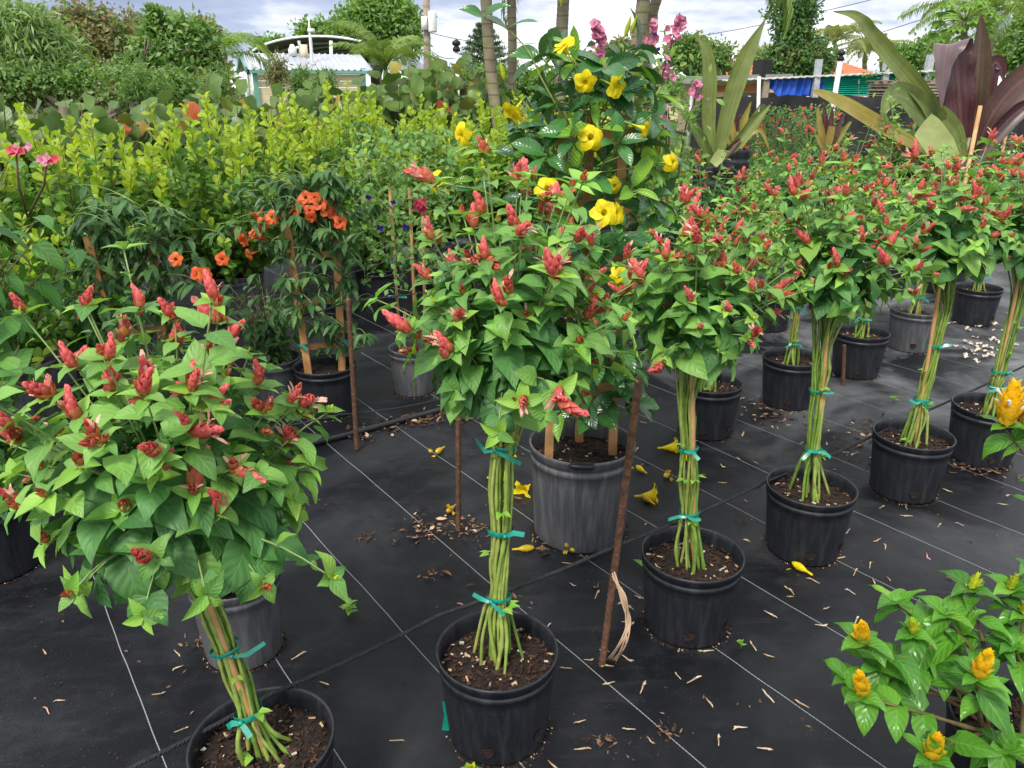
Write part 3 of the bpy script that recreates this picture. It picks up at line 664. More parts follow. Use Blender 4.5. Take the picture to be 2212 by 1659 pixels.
def shrimp_plant(base, label, cpx=None, cen=None, rad=(0.3, 0.3, 0.3), potr=0.145, poth=0.25, nbr=64, ls=0.09, nfl=26, nobj=300, lean=None, nst=12, ties=(0.30, 0.52), group='topiary shrimp plants', low=-0.45, cane=True, stemtop=None, spread=0.056, mat='pot_black', holes=((-100, 0.05), (-40, 0.06)), name='shrimp_plant'):
    base = Vector(base); root = thing(name, base, label, 'potted plant', group)
    make_pot(root, base, potr, poth, MATS[mat], holes)
    cen = Vector(cen); top = Vector(stemtop) if stemtop is not None else Vector((cen.x * 0.75 + base.x * 0.25, cen.y, cen.z - rad[2] * 0.72))
    ground = base + Vector((0, 0, poth - 0.05)); axis = (top - ground); L_ = axis.length
    tpos = [ground + axis * ((t - ground.z) / axis.z) for t in ties]; ph0 = rng.uniform(0, 6)
    for i in range(nst):
        a = ph0 + i * 2.399; rs = math.sqrt((i + 0.5) / nst)
        o = Vector((math.cos(a), math.sin(a), 0)) * rs; a2 = a + rng.uniform(0.5, 1.3); o2 = Vector((math.cos(a2), math.sin(a2), 0)) * rs
        sf = rng.uniform(0.35, 1.45); pts = [ground + o * spread * sf + rv(0.006) - Vector((0, 0, 0.01)), ground.lerp(tpos[0], rng.uniform(.4, .7)) + o * spread * (0.3 + 0.35 * sf) + rv(0.007), tpos[0] + o * 0.021]
        for q in range(1, len(tpos)):
            pts += [tpos[q - 1].lerp(tpos[q], 0.5) + o.lerp(o2, 0.5 * q) * 0.028 + rv(0.003), tpos[q] + o2 * 0.021]
        pts += [tpos[-1].lerp(top, 0.5) + o2 * 0.026 + rv(0.003), top + o2 * 0.027, top.lerp(cen, 0.5) + o2 * 0.06]
        sp = spline(pts, 5); r0 = rng.uniform(0.0034, 0.0054)
        tw_ = MB(); tw_.tube(sp, [r0 * (1.45 if (k + i * 2) % 8 == 0 else 1.0) * (1 - 0.25 * k / len(sp)) for k in range(len(sp))], 7)
        tw_.build('stem', MATS['stem_green'], root)
    if cane:
        mb = MB(); c0 = ground + Vector((0.01, -0.006, -0.02)); c1 = top.lerp(cen, 0.5) + Vector((-0.006, -0.012, 0)); pts = [c0.lerp(c1, k / 8) for k in range(9)]
        mb.tube(pts, [0.0065 + (0.0008 if k % 3 == 0 else 0) for k in range(9)], 8); mb.build('cane_stake', MATS['cane'], root)
    for i, tp in enumerate(tpos): tie(root, tp, 0.027, axis, ang=rng.uniform(-130, -50), tails=2 if i != 1 else 1, bow=rng.uniform(0.03, 0.06), wd=rng.uniform(0.008, 0.012))
    lv = Leaves(); tw = MB(); shrimp_crown(root, top, cen, rad, nbr, ls, nfl, lv, tw, low)
    for _ in range(rng.randint(3, 6)):                   # odd little leaves sprouting from the bundle and the soil
        f = rng.choice((0.04, 0.3, 0.55, 0.75)); p = ground + axis * f; a = rng.uniform(-3.0, 0.0); o = Vector((math.cos(a), math.sin(a), 0.15))
        for q in (-0.5, 0.5): lv.add('shrimp_new', p + o * 0.026, Matrix.Rotation(q, 3, 'Z') @ o, Vector((0, 0, 1)) + rv(0.2), rng.uniform(0.022, 0.036))
    tag(tw.build('twigs', MATS['stem_twig'], root), kind='stuff'); lv.finish(root, nobj); return root

# ================================================================== FRONT ROW OF SHRIMP PLANTS
def ppm(Y, z=1.0): return (Y * math.cos(PITCH) - (z - CAM_H) * math.sin(PITCH)) / FPX       # metres per pixel
FRONT = [  # rim pixel, crown centre pixel, crown half size in pixels, stem top pixel, leaf, flowers, label
 ((566, 1592), (366, 1008), (368, 392), (445, 1285), 0.094, 52, 'lopsided shrimp plant in the nearest pot, stems leaning left, cane showing', dict(nst=13, ties=(1525, 1395), nbr=104, low=-0.56)),
 ((1074, 1398), (1108, 690), (275, 345), (1085, 975), 0.092, 42, 'shrimp plant on a straight green stem bundle in the centre pot with brown drain hole', dict(nst=15, ties=(1278, 1140, 962), nbr=88, low=-0.6, cane=False)),
 ((1496, 1192), (1512, 655), (178, 215), (1482, 860), 0.085, 40, 'shrimp plant second in line behind the centre pot, beside the rusty bar', dict(nst=12, ties=(1100, 965), nbr=62)),
 ((1753, 1047), (1812, 560), (172, 215), (1775, 750), 0.085, 40, 'shrimp plant with a big green bow low on its stems, before the crinum lilies', dict(nst=12, ties=(965, 840), nbr=62)),
 ((1974, 936), (2030, 500), (150, 165), (2040, 660), 0.092, 30, 'shrimp plant with leaning pale stems, second pot from the right edge in its row', dict(nst=13, ties=(860, 745), nbr=56)),
 ((2140, 874), (2215, 490), (140, 160), (2200, 640), 0.092, 28, 'shrimp plant cut off by the right edge, slanting stems with two green bands', dict(nst=12, ties=(832, 800), nbr=52)),
]
for (rx, ry), (cx_, cy_), (hw, hh), (tx, ty), ls, nfl, lab, kw in FRONT:
    b = gp(rx, ry, 0.25); b.z = 0.0; Y = b.y + 0.02
    cen = at(cx_, cy_, Y); k = ppm(Y, cen.z); st = at(tx, ty, Y)
    shrimp_plant(b, lab, cen=cen, rad=(hw * k * 0.98, hw * k * 0.84, hh * k * 0.98), ls=ls, nfl=nfl, stemtop=st, nobj=300, **{**kw, 'ties': tuple(at(tx, yy, Y).z for yy in kw['ties'])})

# ================================================================== SECOND AND THIRD ROWS OF SHRIMP PLANTS
BACK = [ # row coordinate along, across, crown centre height, crown radius, label, name of mat
 (2.67, 2.13, 0.83, 0.27, 'shrimp plant in the pot just behind the bow-tied stems by the rusty bar', 70),
 (3.28, 2.12, 0.85, 0.29, 'shrimp plant rising from the pot with straw-coloured stem stubs', 70),
 (3.96, 2.16, 0.87, 0.30, 'shrimp plant in the dark pot behind the short rusty bar', 80),
 (4.66, 2.22, 0.88, 0.30, 'shrimp plant in a greyish pot with weeds round a thin cane', 80),
 (5.55, 2.26, 0.88, 0.32, 'shrimp plant in the dark pot among scattered white petals', 80),
 (3.55, 2.95, 0.86, 0.32, 'shrimp plant deep in the bed, below the green-leaved crinum', 40),
 (4.30, 3.00, 0.90, 0.33, 'shrimp plant deep in the bed, below the yellow-streaked crinum leaf', 40),
 (5.05, 3.05, 0.94, 0.34, 'shrimp plant deep in the bed, beside the cut pale leaf base', 40),
 (5.85, 3.05, 0.96, 0.34, 'shrimp plant deep in the bed, in front of the purple crinum', 40),
 (6.70, 3.00, 0.96, 0.34, 'shrimp plant deep in the bed, nearest the right edge', 40),
]
for i, (a, b, cz, rr_, lab, no) in enumerate(BACK):
    base = rowp(a, b); shrimp_plant(base, lab, cen=base + Vector((rng.uniform(-.04, .04), 0, cz)), rad=(rr_, rr_, rr_ * 0.92), ls=0.085, nfl=20 if i < 5 else 24, nbr=44, nobj=no,
        nst=8, ties=(0.32, 0.50), holes=((-110, 0.05), (-50, 0.055)), mat='pot_grey' if i == 3 else 'pot_black', group='topiary shrimp plants', low=-0.3)

# ================================================================== BIG YELLOW ALLAMANDA
def trumpet_mesh(L_, R_, mat, petals=5, curl=0.25, tube=0.35, seed=0):
    """funnel flower opening along +Z"""
    rr = random.Random(seed); mb = MB(); prof = [(0.06, 0), (0.075, L_ * 0.35), (0.16, L_ * 0.6), (0.26, L_ * 0.85), (0.30, L_ * 0.95)]
    mb.lathe([(r * R_ * 1.0, z) for r, z in prof], 15)
    for k in range(petals):
        a = 2 * math.pi * k / petals + rr.uniform(-0.08, 0.08); V, F, UV = [], [], []
        for j in range(5):
            f = j / 4; r = R_ * (0.26 + 0.80 * f); z = L_ * 0.93 + R_ * (0.34 * f - curl * f * f * 1.7)
            hw_ = R_ * (0.24 + 0.36 * math.sin(math.pi * min(1, 0.15 + f * 0.72))) * (1 if j < 4 else 0.55)
            for i in range(5):
                u = i / 2 - 1; aa = a + u * hw_ / max(r, R_ * .35); V.append((r * math.cos(aa), r * math.sin(aa), z + 0.05 * R_ * (u * u) + 0.08 * R_ * u * (0.3 + f))); UV.append((0.5 + u / 2, f))
        for j in range(4):
            for i in range(4): q = j * 5 + i; F.append((q, q + 1, q + 6, q + 5))
        mb.add(V, F, UV)
    me = mesh_np('flower', np.array(mb.v), mb.f, np.array(mb.uv)); me.materials.append(MATS[mat]); return me
ALF = [trumpet_mesh(0.058, 0.040, 'yellow_petal', seed=i, curl=0.2 + 0.15 * i) for i in range(3)]
def place(root, name, me, p, d, sc=1.0, roll=None):
    ob = link(name, me, root); d = Vector(d).normalized(); x = d.orthogonal().normalized(); x = Matrix.Rotation(rng.uniform(0, 6.28) if roll is None else roll, 3, d) @ x; y = d.cross(x)
    p = Vector(p) - (ORG[root] if root else Vector((0, 0, 0)))
    M = Matrix(((x.x * sc, y.x * sc, d.x * sc, p.x), (x.y * sc, y.y * sc, d.y * sc, p.y), (x.z * sc, y.z * sc, d.z * sc, p.z), (0, 0, 0, 1)))
    ob.matrix_local = M; return ob
b = gp(1258, 945, 0.37); b.z = 0
al = thing('allamanda_vine', b, 'tall yellow-flowered allamanda with glossy leaves in the big grey pot', 'potted plant')
make_pot(al, b, 0.182, 0.36, MATS['pot_grey'], holes=(), soil=0.06, chips=260, ear=-95, taper=0.9)
tp = b + Vector((0, 0, 0.31))
for dx, dy in ((-0.12, -0.06), (0.11, 0.02), (0.0, 0.12)):      # wooden trellis: posts and rungs
    MB().beam(tp + Vector((dx, dy, -0.02)), tp + Vector((dx * 0.8, dy * 0.9, 1.12)), 0.028, 0.028, Vector((0, 1, 0))).build('trellis_post', MATS['wood_trellis'], al, smooth=False)
for z in (0.25, 0.55, 0.85, 1.06):
    MB().beam(tp + Vector((-0.135, -0.075, z)), tp + Vector((0.125, 0.0, z)), 0.018, 0.045, Vector((0, 0, 1))).build('trellis_rung', MATS['wood_trellis'], al, smooth=False)
lv = Leaves(); tw = MB(); cy0 = b.y
def whorl(p, tg, key, n, sz, out):
    x0 = tg.orthogonal().normalized(); r0 = rng.uniform(0, 6)
    for k in range(n):
        x = Matrix.Rotation(r0 + 6.283 * k / n, 3, tg) @ x0; d = x * 0.85 + tg * 0.3 + out * 0.35 + Vector((0, 0, -0.25)) + rv(0.15)
        lv.add(key, p + d.normalized() * 0.006, d, Vector((0, 0, 0.9)) + out * 0.8 + rv(0.25), sz * rng.uniform(0.75, 1.15))
for i in range(175):
    f = (i + 0.5) / 175; z = 0.50 + 1.10 * f; a = 2.399 * i; rad_ = (0.11 + 0.12 * math.sin(math.pi * min(1, 0.1 + f * 0.85))) * rng.uniform(0.5, 1.15)
    out_ = Vector((math.cos(a), math.sin(a), 0)); p = Vector((b.x + 0.0, b.y, z)) + out_ * rad_ + Vector((-0.01 * 0, 0, rng.uniform(-.03, .03)))
    tg = (out_ * 0.6 + Vector((0, 0, 0.8)) + rv(0.3)).normalized(); tw.tube([p - tg * 0.10 - out_ * rad_ * 0.4, p - tg * 0.04, p + tg * 0.02], 0.0025, 5)
    whorl(p, tg, 'alla' if rng.random() < 0.86 else 'alla_new', rng.choice((3, 4, 4)), 0.105, out_)
def shoot(pix, Y0, Y1, leaves=True, sz=0.1):
    pts = [at(x, y, Y0 + (Y1 - Y0) * k / (len(pix) - 1)) for k, (x, y) in enumerate(pix)]; sp = spline(pts, 6); tw.tube(sp, [0.0035 - 0.0018 * k / len(sp) for k in range(len(sp))], 6)
    return sp
s1 = shoot([(1290, 420), (1245, 340), (1235, 300), (1205, 235), (1170, 170), (1140, 110), (1095, 62), (1045, 40)], 2.35, 2.30)
for p, k in ((s1[-1], 1), (s1[36], 1), (s1[28], 1), (s1[20], 1), (s1[12], 1)):
    for sgn in (1, -1): lv.add('alla', p, Vector((sgn * 0.9, -0.25, 0.25 - 0.15 * sgn)) + rv(0.12), Vector((0, -0.5, 1)) + rv(.2), rng.uniform(0.07, 0.10))
for px_ in ([(1180, 330), (1130, 290), (1100, 250)], [(1200, 380), (1120, 330), (1040, 320), (995, 300)], [(1200, 470), (1180, 400), (1150, 350), (1130, 300)], [(1150, 480), (1080, 430), (1000, 400), (930, 392)], [(1320, 200), (1280, 140), (1240, 105), (1218, 95)], [(1330, 240), (1350, 180), (1345, 100)], [(1350, 330), (1385, 300), (1400, 285)], [(1380, 400), (1430, 370), (1460, 352)]):
    sp = shoot(px_, 2.45, 2.35)
    for q in (0.35, 0.6, 0.8):
        p = sp[int(q * (len(sp) - 1))]; whorl(p, Vector((0, 0, 1)), 'alla_new' if rng.random() < 0.5 else 'alla', 3, 0.075, Vector((0, -1, 0)))
YF = [(1182, 405, 2.28, (-0.05, -1, 0.35), 1.05), (1277, 293, 2.30, (0.0, -1, 0.3), 1.05), (1308, 457, 2.22, (0.1, -1, 0.35), 1.1), (1340, 462, 2.26, (0.7, -0.7, 0.1), 0.9), (1213, 88, 2.33, (-0.5, -0.35, 0.8), 1.0),
      (988, 295, 2.35, (-0.7, -0.6, -0.15), 1.0), (924, 390, 2.35, (-0.9, -0.4, 0.2), 0.95), (1265, 182, 2.32, (0, -0.9, -0.35), 0.9), (1338, 190, 2.34, (0.6, -0.8, -0.3), 0.95), (1404, 282, 2.33, (0.9, -0.4, -0.3), 0.9),
      (1102, 250, 2.36, (-0.5, -0.5, -0.6), 0.95), (1462, 350, 2.36, (0.6, -0.8, 0.1), 0.85), (1345, 598, 2.25, (0.3, -1, 0.1), 0.9), (1240, 625, 2.30, (0.0, -1, 0.2), 0.8), (1330, 402, 2.36, (0.2, -1, 0), 0.7)]
for x, y, Y, d, s_k in YF:
    d = Vector(d).normalized(); Y -= 0.14; p = at(x, y, Y) - d * 0.06 * s_k
    place(al, 'flower', ALF[rng.randrange(3)], p, d, s_k * 0.84); tw.tube([p - d * 0.05 + Vector((0, 0.02, -0.05)), p - d * 0.02, p], 0.0025, 5)
BUDY = MB(); BUDY.lathe([(0.002, 0), (0.005, 0.008), (0.007, 0.02), (0.005, 0.035), (0.001, 0.05)], 8); BUDY = mk(BUDY, 'lime_bract', 'bud')
for x, y in ((1395, 195), (1350, 80), (1362, 75), (1090, 175), (1310, 250), (1420, 330), (1225, 490), (1212, 12), (1380, 330), (1330, 205)):
    place(al, 'bud', BUDY, at(x, y, 2.36), Vector((rng.uniform(-.4, .4), -0.2, 1)), rng.uniform(0.8, 1.3))
tag(tw.build('vine_stems', MATS['stem_green'], al), kind='stuff'); lv.finish(al, 290)

# ================================================================== CLIMBERS ON WOODEN LADDERS (left)
OF = trumpet_mesh(0.05, 0.028, 'orange_petal', curl=0.25)
def ladder_vine(base, label, h, n, nobj, flowers, potr=0.15, rails=0.20, droop=1.0):
    root = thing('trumpet_vine', base, label, 'potted plant', 'climbers on wooden ladders'); base = Vector(base)
    make_pot(root, base, potr, 0.25, MATS['pot_black'], holes=(), chips=60)
    z0 = base + Vector((0, 0, 0.18)); ex = Vector((0.93, 0.36, 0))
    for s in (-1, 1): MB().beam(z0 + ex * s * rails * 0.40, z0 + ex * s * rails * 0.56 + Vector((0, 0, h - 0.2)), 0.034, 0.014, Vector((0, 1, 0))).build('trellis_rail', MATS['wood_trellis'], root, smooth=False)
    for z in (0.16, 0.38, 0.60, 0.78):
        if z < h - 0.25: MB().beam(z0 - ex * rails * 0.56 + Vector((0, 0.013, z)), z0 + ex * rails * 0.56 + Vector((0, 0.013, z)), 0.012, 0.03).build('trellis_rung', MATS['wood_trellis'], root, smooth=False)
    for z, s in ((0.18, -1), (0.18, 1), (0.42, -1), (0.64, 1)):
        tie(root, z0 + ex * s * rails * 0.47 + Vector((0, 0, z)), 0.022, tails=1, bow=0.03)
    lv = Leaves(); tw = MB()
    for i in range(n):
        f = i / n; s = rng.choice((-1, 1, 1, -1, 0)); z = 0.12 + (h - 0.2) * (f ** 0.75) if s else (h - 0.15) * rng.uniform(0.75, 1.05)
        p0 = z0 + ex * s * rails * rng.uniform(0.35, 0.7) + Vector((rng.gauss(0, .03), rng.gauss(0, .04), z)); spread_ = 0.08 if f < 0.6 else 0.125
        p = p0 + Vector((rng.gauss(0, spread_), rng.gauss(0, spread_ * 0.7), rng.uniform(-0.05, 0.08)))
        tw.tube(bez(p0, p0.lerp(p, 0.5) + Vector((0, 0, 0.05)), p, 4), 0.0016, 4)
        for k in range(rng.choice((6, 8, 9))):
            q = p0.lerp(p, rng.uniform(0.3, 1)); a = rng.uniform(0, 6.28); d = Vector((math.cos(a), math.sin(a) - 0.2, -0.75 * droop)) + rv(0.2)
            lv.add('trumpet', q, d, Vector((math.cos(a) * 0.8, math.sin(a) * 0.8 - 0.3, 0.7)), rng.uniform(0.055, 0.095))
    for (x, y, dy, d) in flowers:
        p = at(x, y, base.y + dy); place(root, 'flower', OF, p - Vector(d).normalized() * 0.045, d, rng.uniform(0.9, 1.2))
    tag(tw.build('vine_stems', MATS['stem_twig'], root), kind='stuff'); lv.finish(root, nobj); return root
lb1 = gp(702, 790, 0.24); lb1.z = 0
lb2 = lb1 - E1 * 0.80; lb2.z = 0
ladder_vine(lb1, 'trumpet vine with open orange flowers on a two-rail wooden ladder', 1.05, 150, 220,
    [(661, 427, -.1, (0, -1, .3)), (668, 455, -.12, (-.1, -1, .1)), (690, 440, -.1, (.4, -1, .3)), (702, 452, -.08, (.8, -.8, 0)), (712, 440, -.06, (.9, -.5, .2)), (672, 470, -.12, (.1, -1, -.4)), (637, 455, -.08, (-.5, -1, .4)), (570, 482, -.1, (0, -1, -.1)), (556, 465, -.08, (-.6, -.5, -.8)), (515, 508, -.05, (-.7, -.7, -.2)), (563, 510, -.08, (-.2, -.5, -.9)), (550, 505, -.05, (-.5, -.5, .7)), (541, 550, -.05, (-.8, -.6, -.3)), (733, 480, -.05, (.6, -.8, .2)), (650, 440, -.1, (-.2, -1, .2)), (680, 428, -.1, (.2, -1, .4)), (528, 520, -.05, (-.5, -1, 0)), (590, 470, -.1, (-.2, -1, .2)), (720, 462, -.06, (.7, -1, .1))])
ladder_vine(lb2, 'dark-leaved climber with few flowers on the ladder further left', 0.98, 140, 180, [(480, 560, -.1, (0, -1, 0)), (430, 592, -.12, (0, -1, 0)), (442, 592, -.12, (.3, -1, 0)), (380, 560, -.1, (0, -1, 0.2))])

# ---- large-leaved bleeding heart bush at the left edge
cb = lb2 - E1 * 0.66 - E2 * 0.05; cb.z = 0
cl = thing('bleeding_heart_bush', cb, 'bush with big crinkled ovate leaves and small crimson and pink flower clusters, left edge', 'potted plant')
make_pot(cl, cb, 0.16, 0.26, MATS['pot_grey'], holes=(), chips=0)
lv = Leaves(); tw = MB(); cen = Vector((cb.x, cb.y, 0.90))
for i in range(60):
    zf = -0.75 + 1.7 * (i + 0.5) / 60; a = 2.399 * i; r = math.sqrt(max(0.05, 1 - zf * zf)); tip = cen + Vector((r * math.cos(a) * 0.50, r * math.sin(a) * 0.42, zf * 0.55)) * rng.uniform(0.6, 1.05)
    pts = bez(cb + Vector((rng.gauss(0, .04), rng.gauss(0, .04), 0.22)), Vector((cb.x, cb.y, 0.6 + 0.2 * zf)), tip, 8); tw.tube(pts, [0.006 - 0.0005 * k for k in range(9)], 5)
    for j in range(4):
        t = 0.55 + 0.15 * j; q = min(7, int(t * 8)); p = pts[q].lerp(pts[q + 1], t * 8 - q); out_ = (p - cen).normalized(); tg = (pts[q + 1] - pts[q]).normalized(); x = Matrix.Rotation(i + j * 1.57, 3, tg) @ tg.orthogonal().normalized()
        for s in (1, -1):
            d = x * s * 0.8 + out_ * 0.35 + Vector((0, 0, -0.55)) + rv(0.15); lv.add('clero', p, d, Vector((0, 0, 1)) + out_ * 0.8 + rv(0.2), rng.uniform(0.09, 0.145))
PEA = MB()
for k in range(4):
    a = k * 1.57; PEA.tpl(leaf_tpl(0.8, 'ellip', 2, 3, 0.3, 0.8), mat4((0, 0, 0), (math.cos(a), math.sin(a), 0.6), (0, 0, 1), 0.014))
CLF = [mk(PEA, 'rose_petal'), mk(PEA, 'pink_petal')]
for (x, y) in ((25, 325), (38, 322), (48, 328), (66, 318), (90, 345), (104, 342), (114, 348), (122, 344), (98, 350), (32, 330)):
    p = at(x, y, cb.y - 0.1); place(cl, 'flower', CLF[0 if rng.random() < 0.6 else 1], p, Vector((rng.uniform(-.5, .5), -1, .4)), 1.4)
tw.tube([at(60, 470, cb.y), at(40, 400, cb.y - .05), at(35, 332, cb.y - .1)], 0.004, 5); tw.tube([at(60, 470, cb.y), at(95, 400, cb.y - .05), at(100, 350, cb.y - .1)], 0.004, 5)
tag(tw.build('branches', MATS['stem_brown'], cl), kind='stuff'); lv.finish(cl, 260)

# ---- blue pea vine on canes behind the centre plant
pb = gp(890, 748, 0.25); pb.z = 0
pv = thing('pea_vine', pb, 'thin small-leaved vine with violet and crimson flowers on canes behind the centre plant', 'potted plant')
make_pot(pv, pb, 0.12, 0.25, MATS['pot_grey'], holes=(), chips=80)
for dx in (-0.06, 0.02, 0.07): MB().tube([pb + Vector((dx, 0, .2)), pb + Vector((dx * 1.2, 0.01, 1.05))], 0.008, 7).build('cane_stake', MATS['cane'], pv)
tie(pv, pb + Vector((-0.06, 0, .52)), 0.02); tie(pv, pb + Vector((-0.06, 0, .7)), 0.02)
lv = Leaves(); tw = MB()
for i in range(420):
    z = 0.60 + 0.72 * rng.random() ** 0.8; r = 0.28 * math.sqrt(rng.random()); a = rng.uniform(0, 6.28); p = pb + Vector((r * math.cos(a), r * math.sin(a), z))
    if rng.random() < 0.3: tw.tube([p, p + Vector((rng.gauss(0, .06), rng.gauss(0, .06), rng.gauss(-0.02, .06)))], 0.0013, 4)
    for k in range(3): lv.add('pea', p + rv(0.01), rv(1) + Vector((0, 0, -0.2)), Vector((0, -0.5, 1)) + rv(0.5), rng.uniform(0.026, 0.045))
tag(tw.build('vine_stems', MATS['stem_twig'], pv), kind='stuff'); lv.finish(pv, 200)
VF = [mk(PEA, 'violet_petal'), mk(PEA, 'crimson_petal')]
for x, y in ((797, 424), (821, 490), (878, 488), (938, 520), (935, 505), (850, 435)): place(pv, 'flower', VF[0], at(x, y, pb.y - 0.25), Vector((rng.uniform(-.5, .5), -1, -.6)), rng.uniform(1.1, 1.7))
for x, y in ((905, 440), (912, 452), (898, 447), (918, 437)): place(pv, 'flower', VF[1], at(x, y, pb.y - 0.25), Vector((rng.uniform(-1, 1), -1, rng.uniform(-.5, .5))), 2.0)

# ================================================================== COCOPLUM HEDGE IN POTS
def coco_bush(base, label, h, rad, nst, nobj, potr=0.2):
    base = Vector(base); root = thing('cocoplum_shrub', base, label, 'potted shrub', 'cocoplum shrubs in a row'); make_pot(root, base, potr, 0.33, MATS['pot_grey'], holes=(), chips=0, seg=40)
    lv = Leaves(); tw = MB()
    for i in range(nst):
        a = 2.399 * i; f = math.sqrt((i + 0.5) / nst); o = Vector((math.cos(a), math.sin(a), 0)); hh = h * (1.0 - 0.30 * f * f) * rng.uniform(0.80, 1.06)
        if i % 3 == 0: hh *= rng.uniform(0.55, 0.85)
        tip = base + o * rad * f * rng.uniform(0.8, 1.1) + Vector((0, 0, hh)); pts = bez(base + o * 0.04 + Vector((0, 0, .3)), base + o * rad * f * 0.75 + Vector((0, 0, .3 + (hh - .3) * 0.35)), tip, 10)
        tw.tube(pts, [0.006 - 0.0004 * k for k in range(11)], 5); nl = int((hh - 0.3) / 0.030)
        for j in range(nl):
            t = 0.12 + 0.88 * (j + 0.5) / nl; q = min(9, int(t * 10)); p = pts[q].lerp(pts[q + 1], t * 10 - q); tg = (pts[q + 1] - pts[q]).normalized(); x = Matrix.Rotation(i + j * 2.6 + rng.uniform(-.3, .3), 3, tg) @ tg.orthogonal().normalized()
            key = 'coco_new' if t > 0.84 and (hh > h * 0.72 or rng.random() < 0.35) else 'coco'
            for s in (1, -1):
                d = x * s * 0.7 + tg * (0.75 if key == 'coco_new' else 0.4) + Vector((0, 0, .1)) + rv(0.15); lv.add(key, p, d + rv(0.25), tg * 0.5 + Vector((0, -0.45, 0.6)) + rv(0.45), rng.uniform(0.050, 0.082) * (1.0 if t < 0.93 else 0.8))
    tag(tw.build('branches', MATS['stem_brown'], root), kind='stuff'); lv.finish(root, nobj)
CO = [(-1.3, 5.2, 'leftmost cocoplum shrub, behind the bleeding heart bush'), (-0.3, 5.3, 'cocoplum shrub between the bleeding heart bush and the far-left trees'), (0.6, 5.2, 'cocoplum shrub behind the dark-leaved climber'), (1.5, 5.3, 'cocoplum shrub behind the orange-flowered trumpet vine'), (2.35, 5.4, 'cocoplum shrub in the big grey pot right of the trumpet vine'), (3.25, 5.6, 'cocoplum shrub behind the violet-flowered vine'), (4.15, 5.7, 'cocoplum shrub beside the slim palm trunk'), (4.9, 5.4, 'rightmost cocoplum shrub, behind the allamanda')]
for i, (a, bb, lab) in enumerate(CO):
    coco_bush(rowp(a, bb), lab, 1.46 + 0.06 * math.sin(i * 2.1), 0.70, 100, 200 if i in (1, 2, 3, 4) else 130)
# lower leafy fill shrub between the rows, behind the nearest plant
coco_bush(rowp(0.1, 4.2), 'low cocoplum shrub standing before the hedge at the left', 1.05, 0.5, 40, 100)

# ================================================================== SEA GRAPE BEHIND THE HEDGE
def sea_grape(base, label, h, n, nobj, sizes=(0.12, 0.21), pots=True):
    base = Vector(base); root = thing('sea_grape', base, label, 'shrub', 'sea grape shrubs behind the hedge'); lv = Leaves(); tw = MB()
    for i in range(n):
        a = 2.399 * i; f = math.sqrt((i + 0.5) / n); o = Vector((math.cos(a), math.sin(a), 0)); hh = h * (1 - 0.2 * f) * rng.uniform(0.75, 1.05); tip = base + o * 0.62 * f + Vector((0, 0, hh))
        pts = bez(base + o * 0.08, base + o * 0.5 * f + Vector((0, 0, hh * 0.4)), tip, 8); tw.tube(pts, [0.012 - 0.001 * k for k in range(9)], 6)
        for j in range(12):
            t = 0.36 + 0.64 * (j + 0.6) / 12; q = min(7, int(t * 8)); p = pts[q].lerp(pts[q + 1], t * 8 - q); aa = i + j * 2.3; x = Vector((math.cos(aa), math.sin(aa), 0))
            u = rng.random(); key = 'grape_red' if u > 0.985 and t > 0.7 else 'grape_yellow' if u > 0.955 else 'grape'; d = x * 0.7 + Vector((0, 0, 0.65)) + rv(0.25); lv.add(key, p + x * 0.03, d, x * -0.35 + Vector((0, -0.75, 0.6)) + rv(0.35), rng.uniform(*sizes) * (1 if t < 0.9 else 0.75))
    tag(tw.build('branches', MATS['stem_brown'], root), kind='stuff')
    return root, lv
SG = [(-2.0, 7.0), (-1.0, 7.2), (0.0, 7.1), (1.0, 7.3), (2.0, 7.2), (3.0, 7.3), (4.0, 7.4), (4.9, 7.6)]
SGL = ['leftmost sea grape, before the feathery tree', 'sea grape with yellowing leaves below the brown-leaved tree', 'sea grape below the bushy vine-topped tree', 'sea grape left of the cream shed', 'sea grape with a large red leaf before the cream shed', 'sea grape before the right end of the cream shed', 'sea grape with upright leaf columns below the leaning young palm', 'rightmost sea grape, tall leaf columns beside the slim palm trunks']
for i, ((a, bb), lab) in enumerate(zip(SG, SGL)):
    root, lv = sea_grape(rowp(a, bb), lab, (1.56 if i in (3, 4, 5) else 1.74) + (0.14 if i in (6, 7) else 0.10 if i < 2 else 0) + 0.05 * math.sin(i * 1.7), 58, 90)
    g_ = lv.d['grape']; g_.sort(key=lambda l: -l[0][2] + 0.8 * (l[0][1] - ORG[root].y)); spec_ = {4: ['grape_red'], 2: ['grape_yellow'], 1: ['grape_yellow', 'grape_yellow']}.get(i, [])
    for q, k_ in enumerate(spec_):
        l = g_.pop(3 * q); lv.add(k_, l[0], (l[1][0] * .3, 0, 1), (0.1, -1, .35), 0.15 if k_ == 'grape_red' else 0.12)
    lv.finish(root, 140)

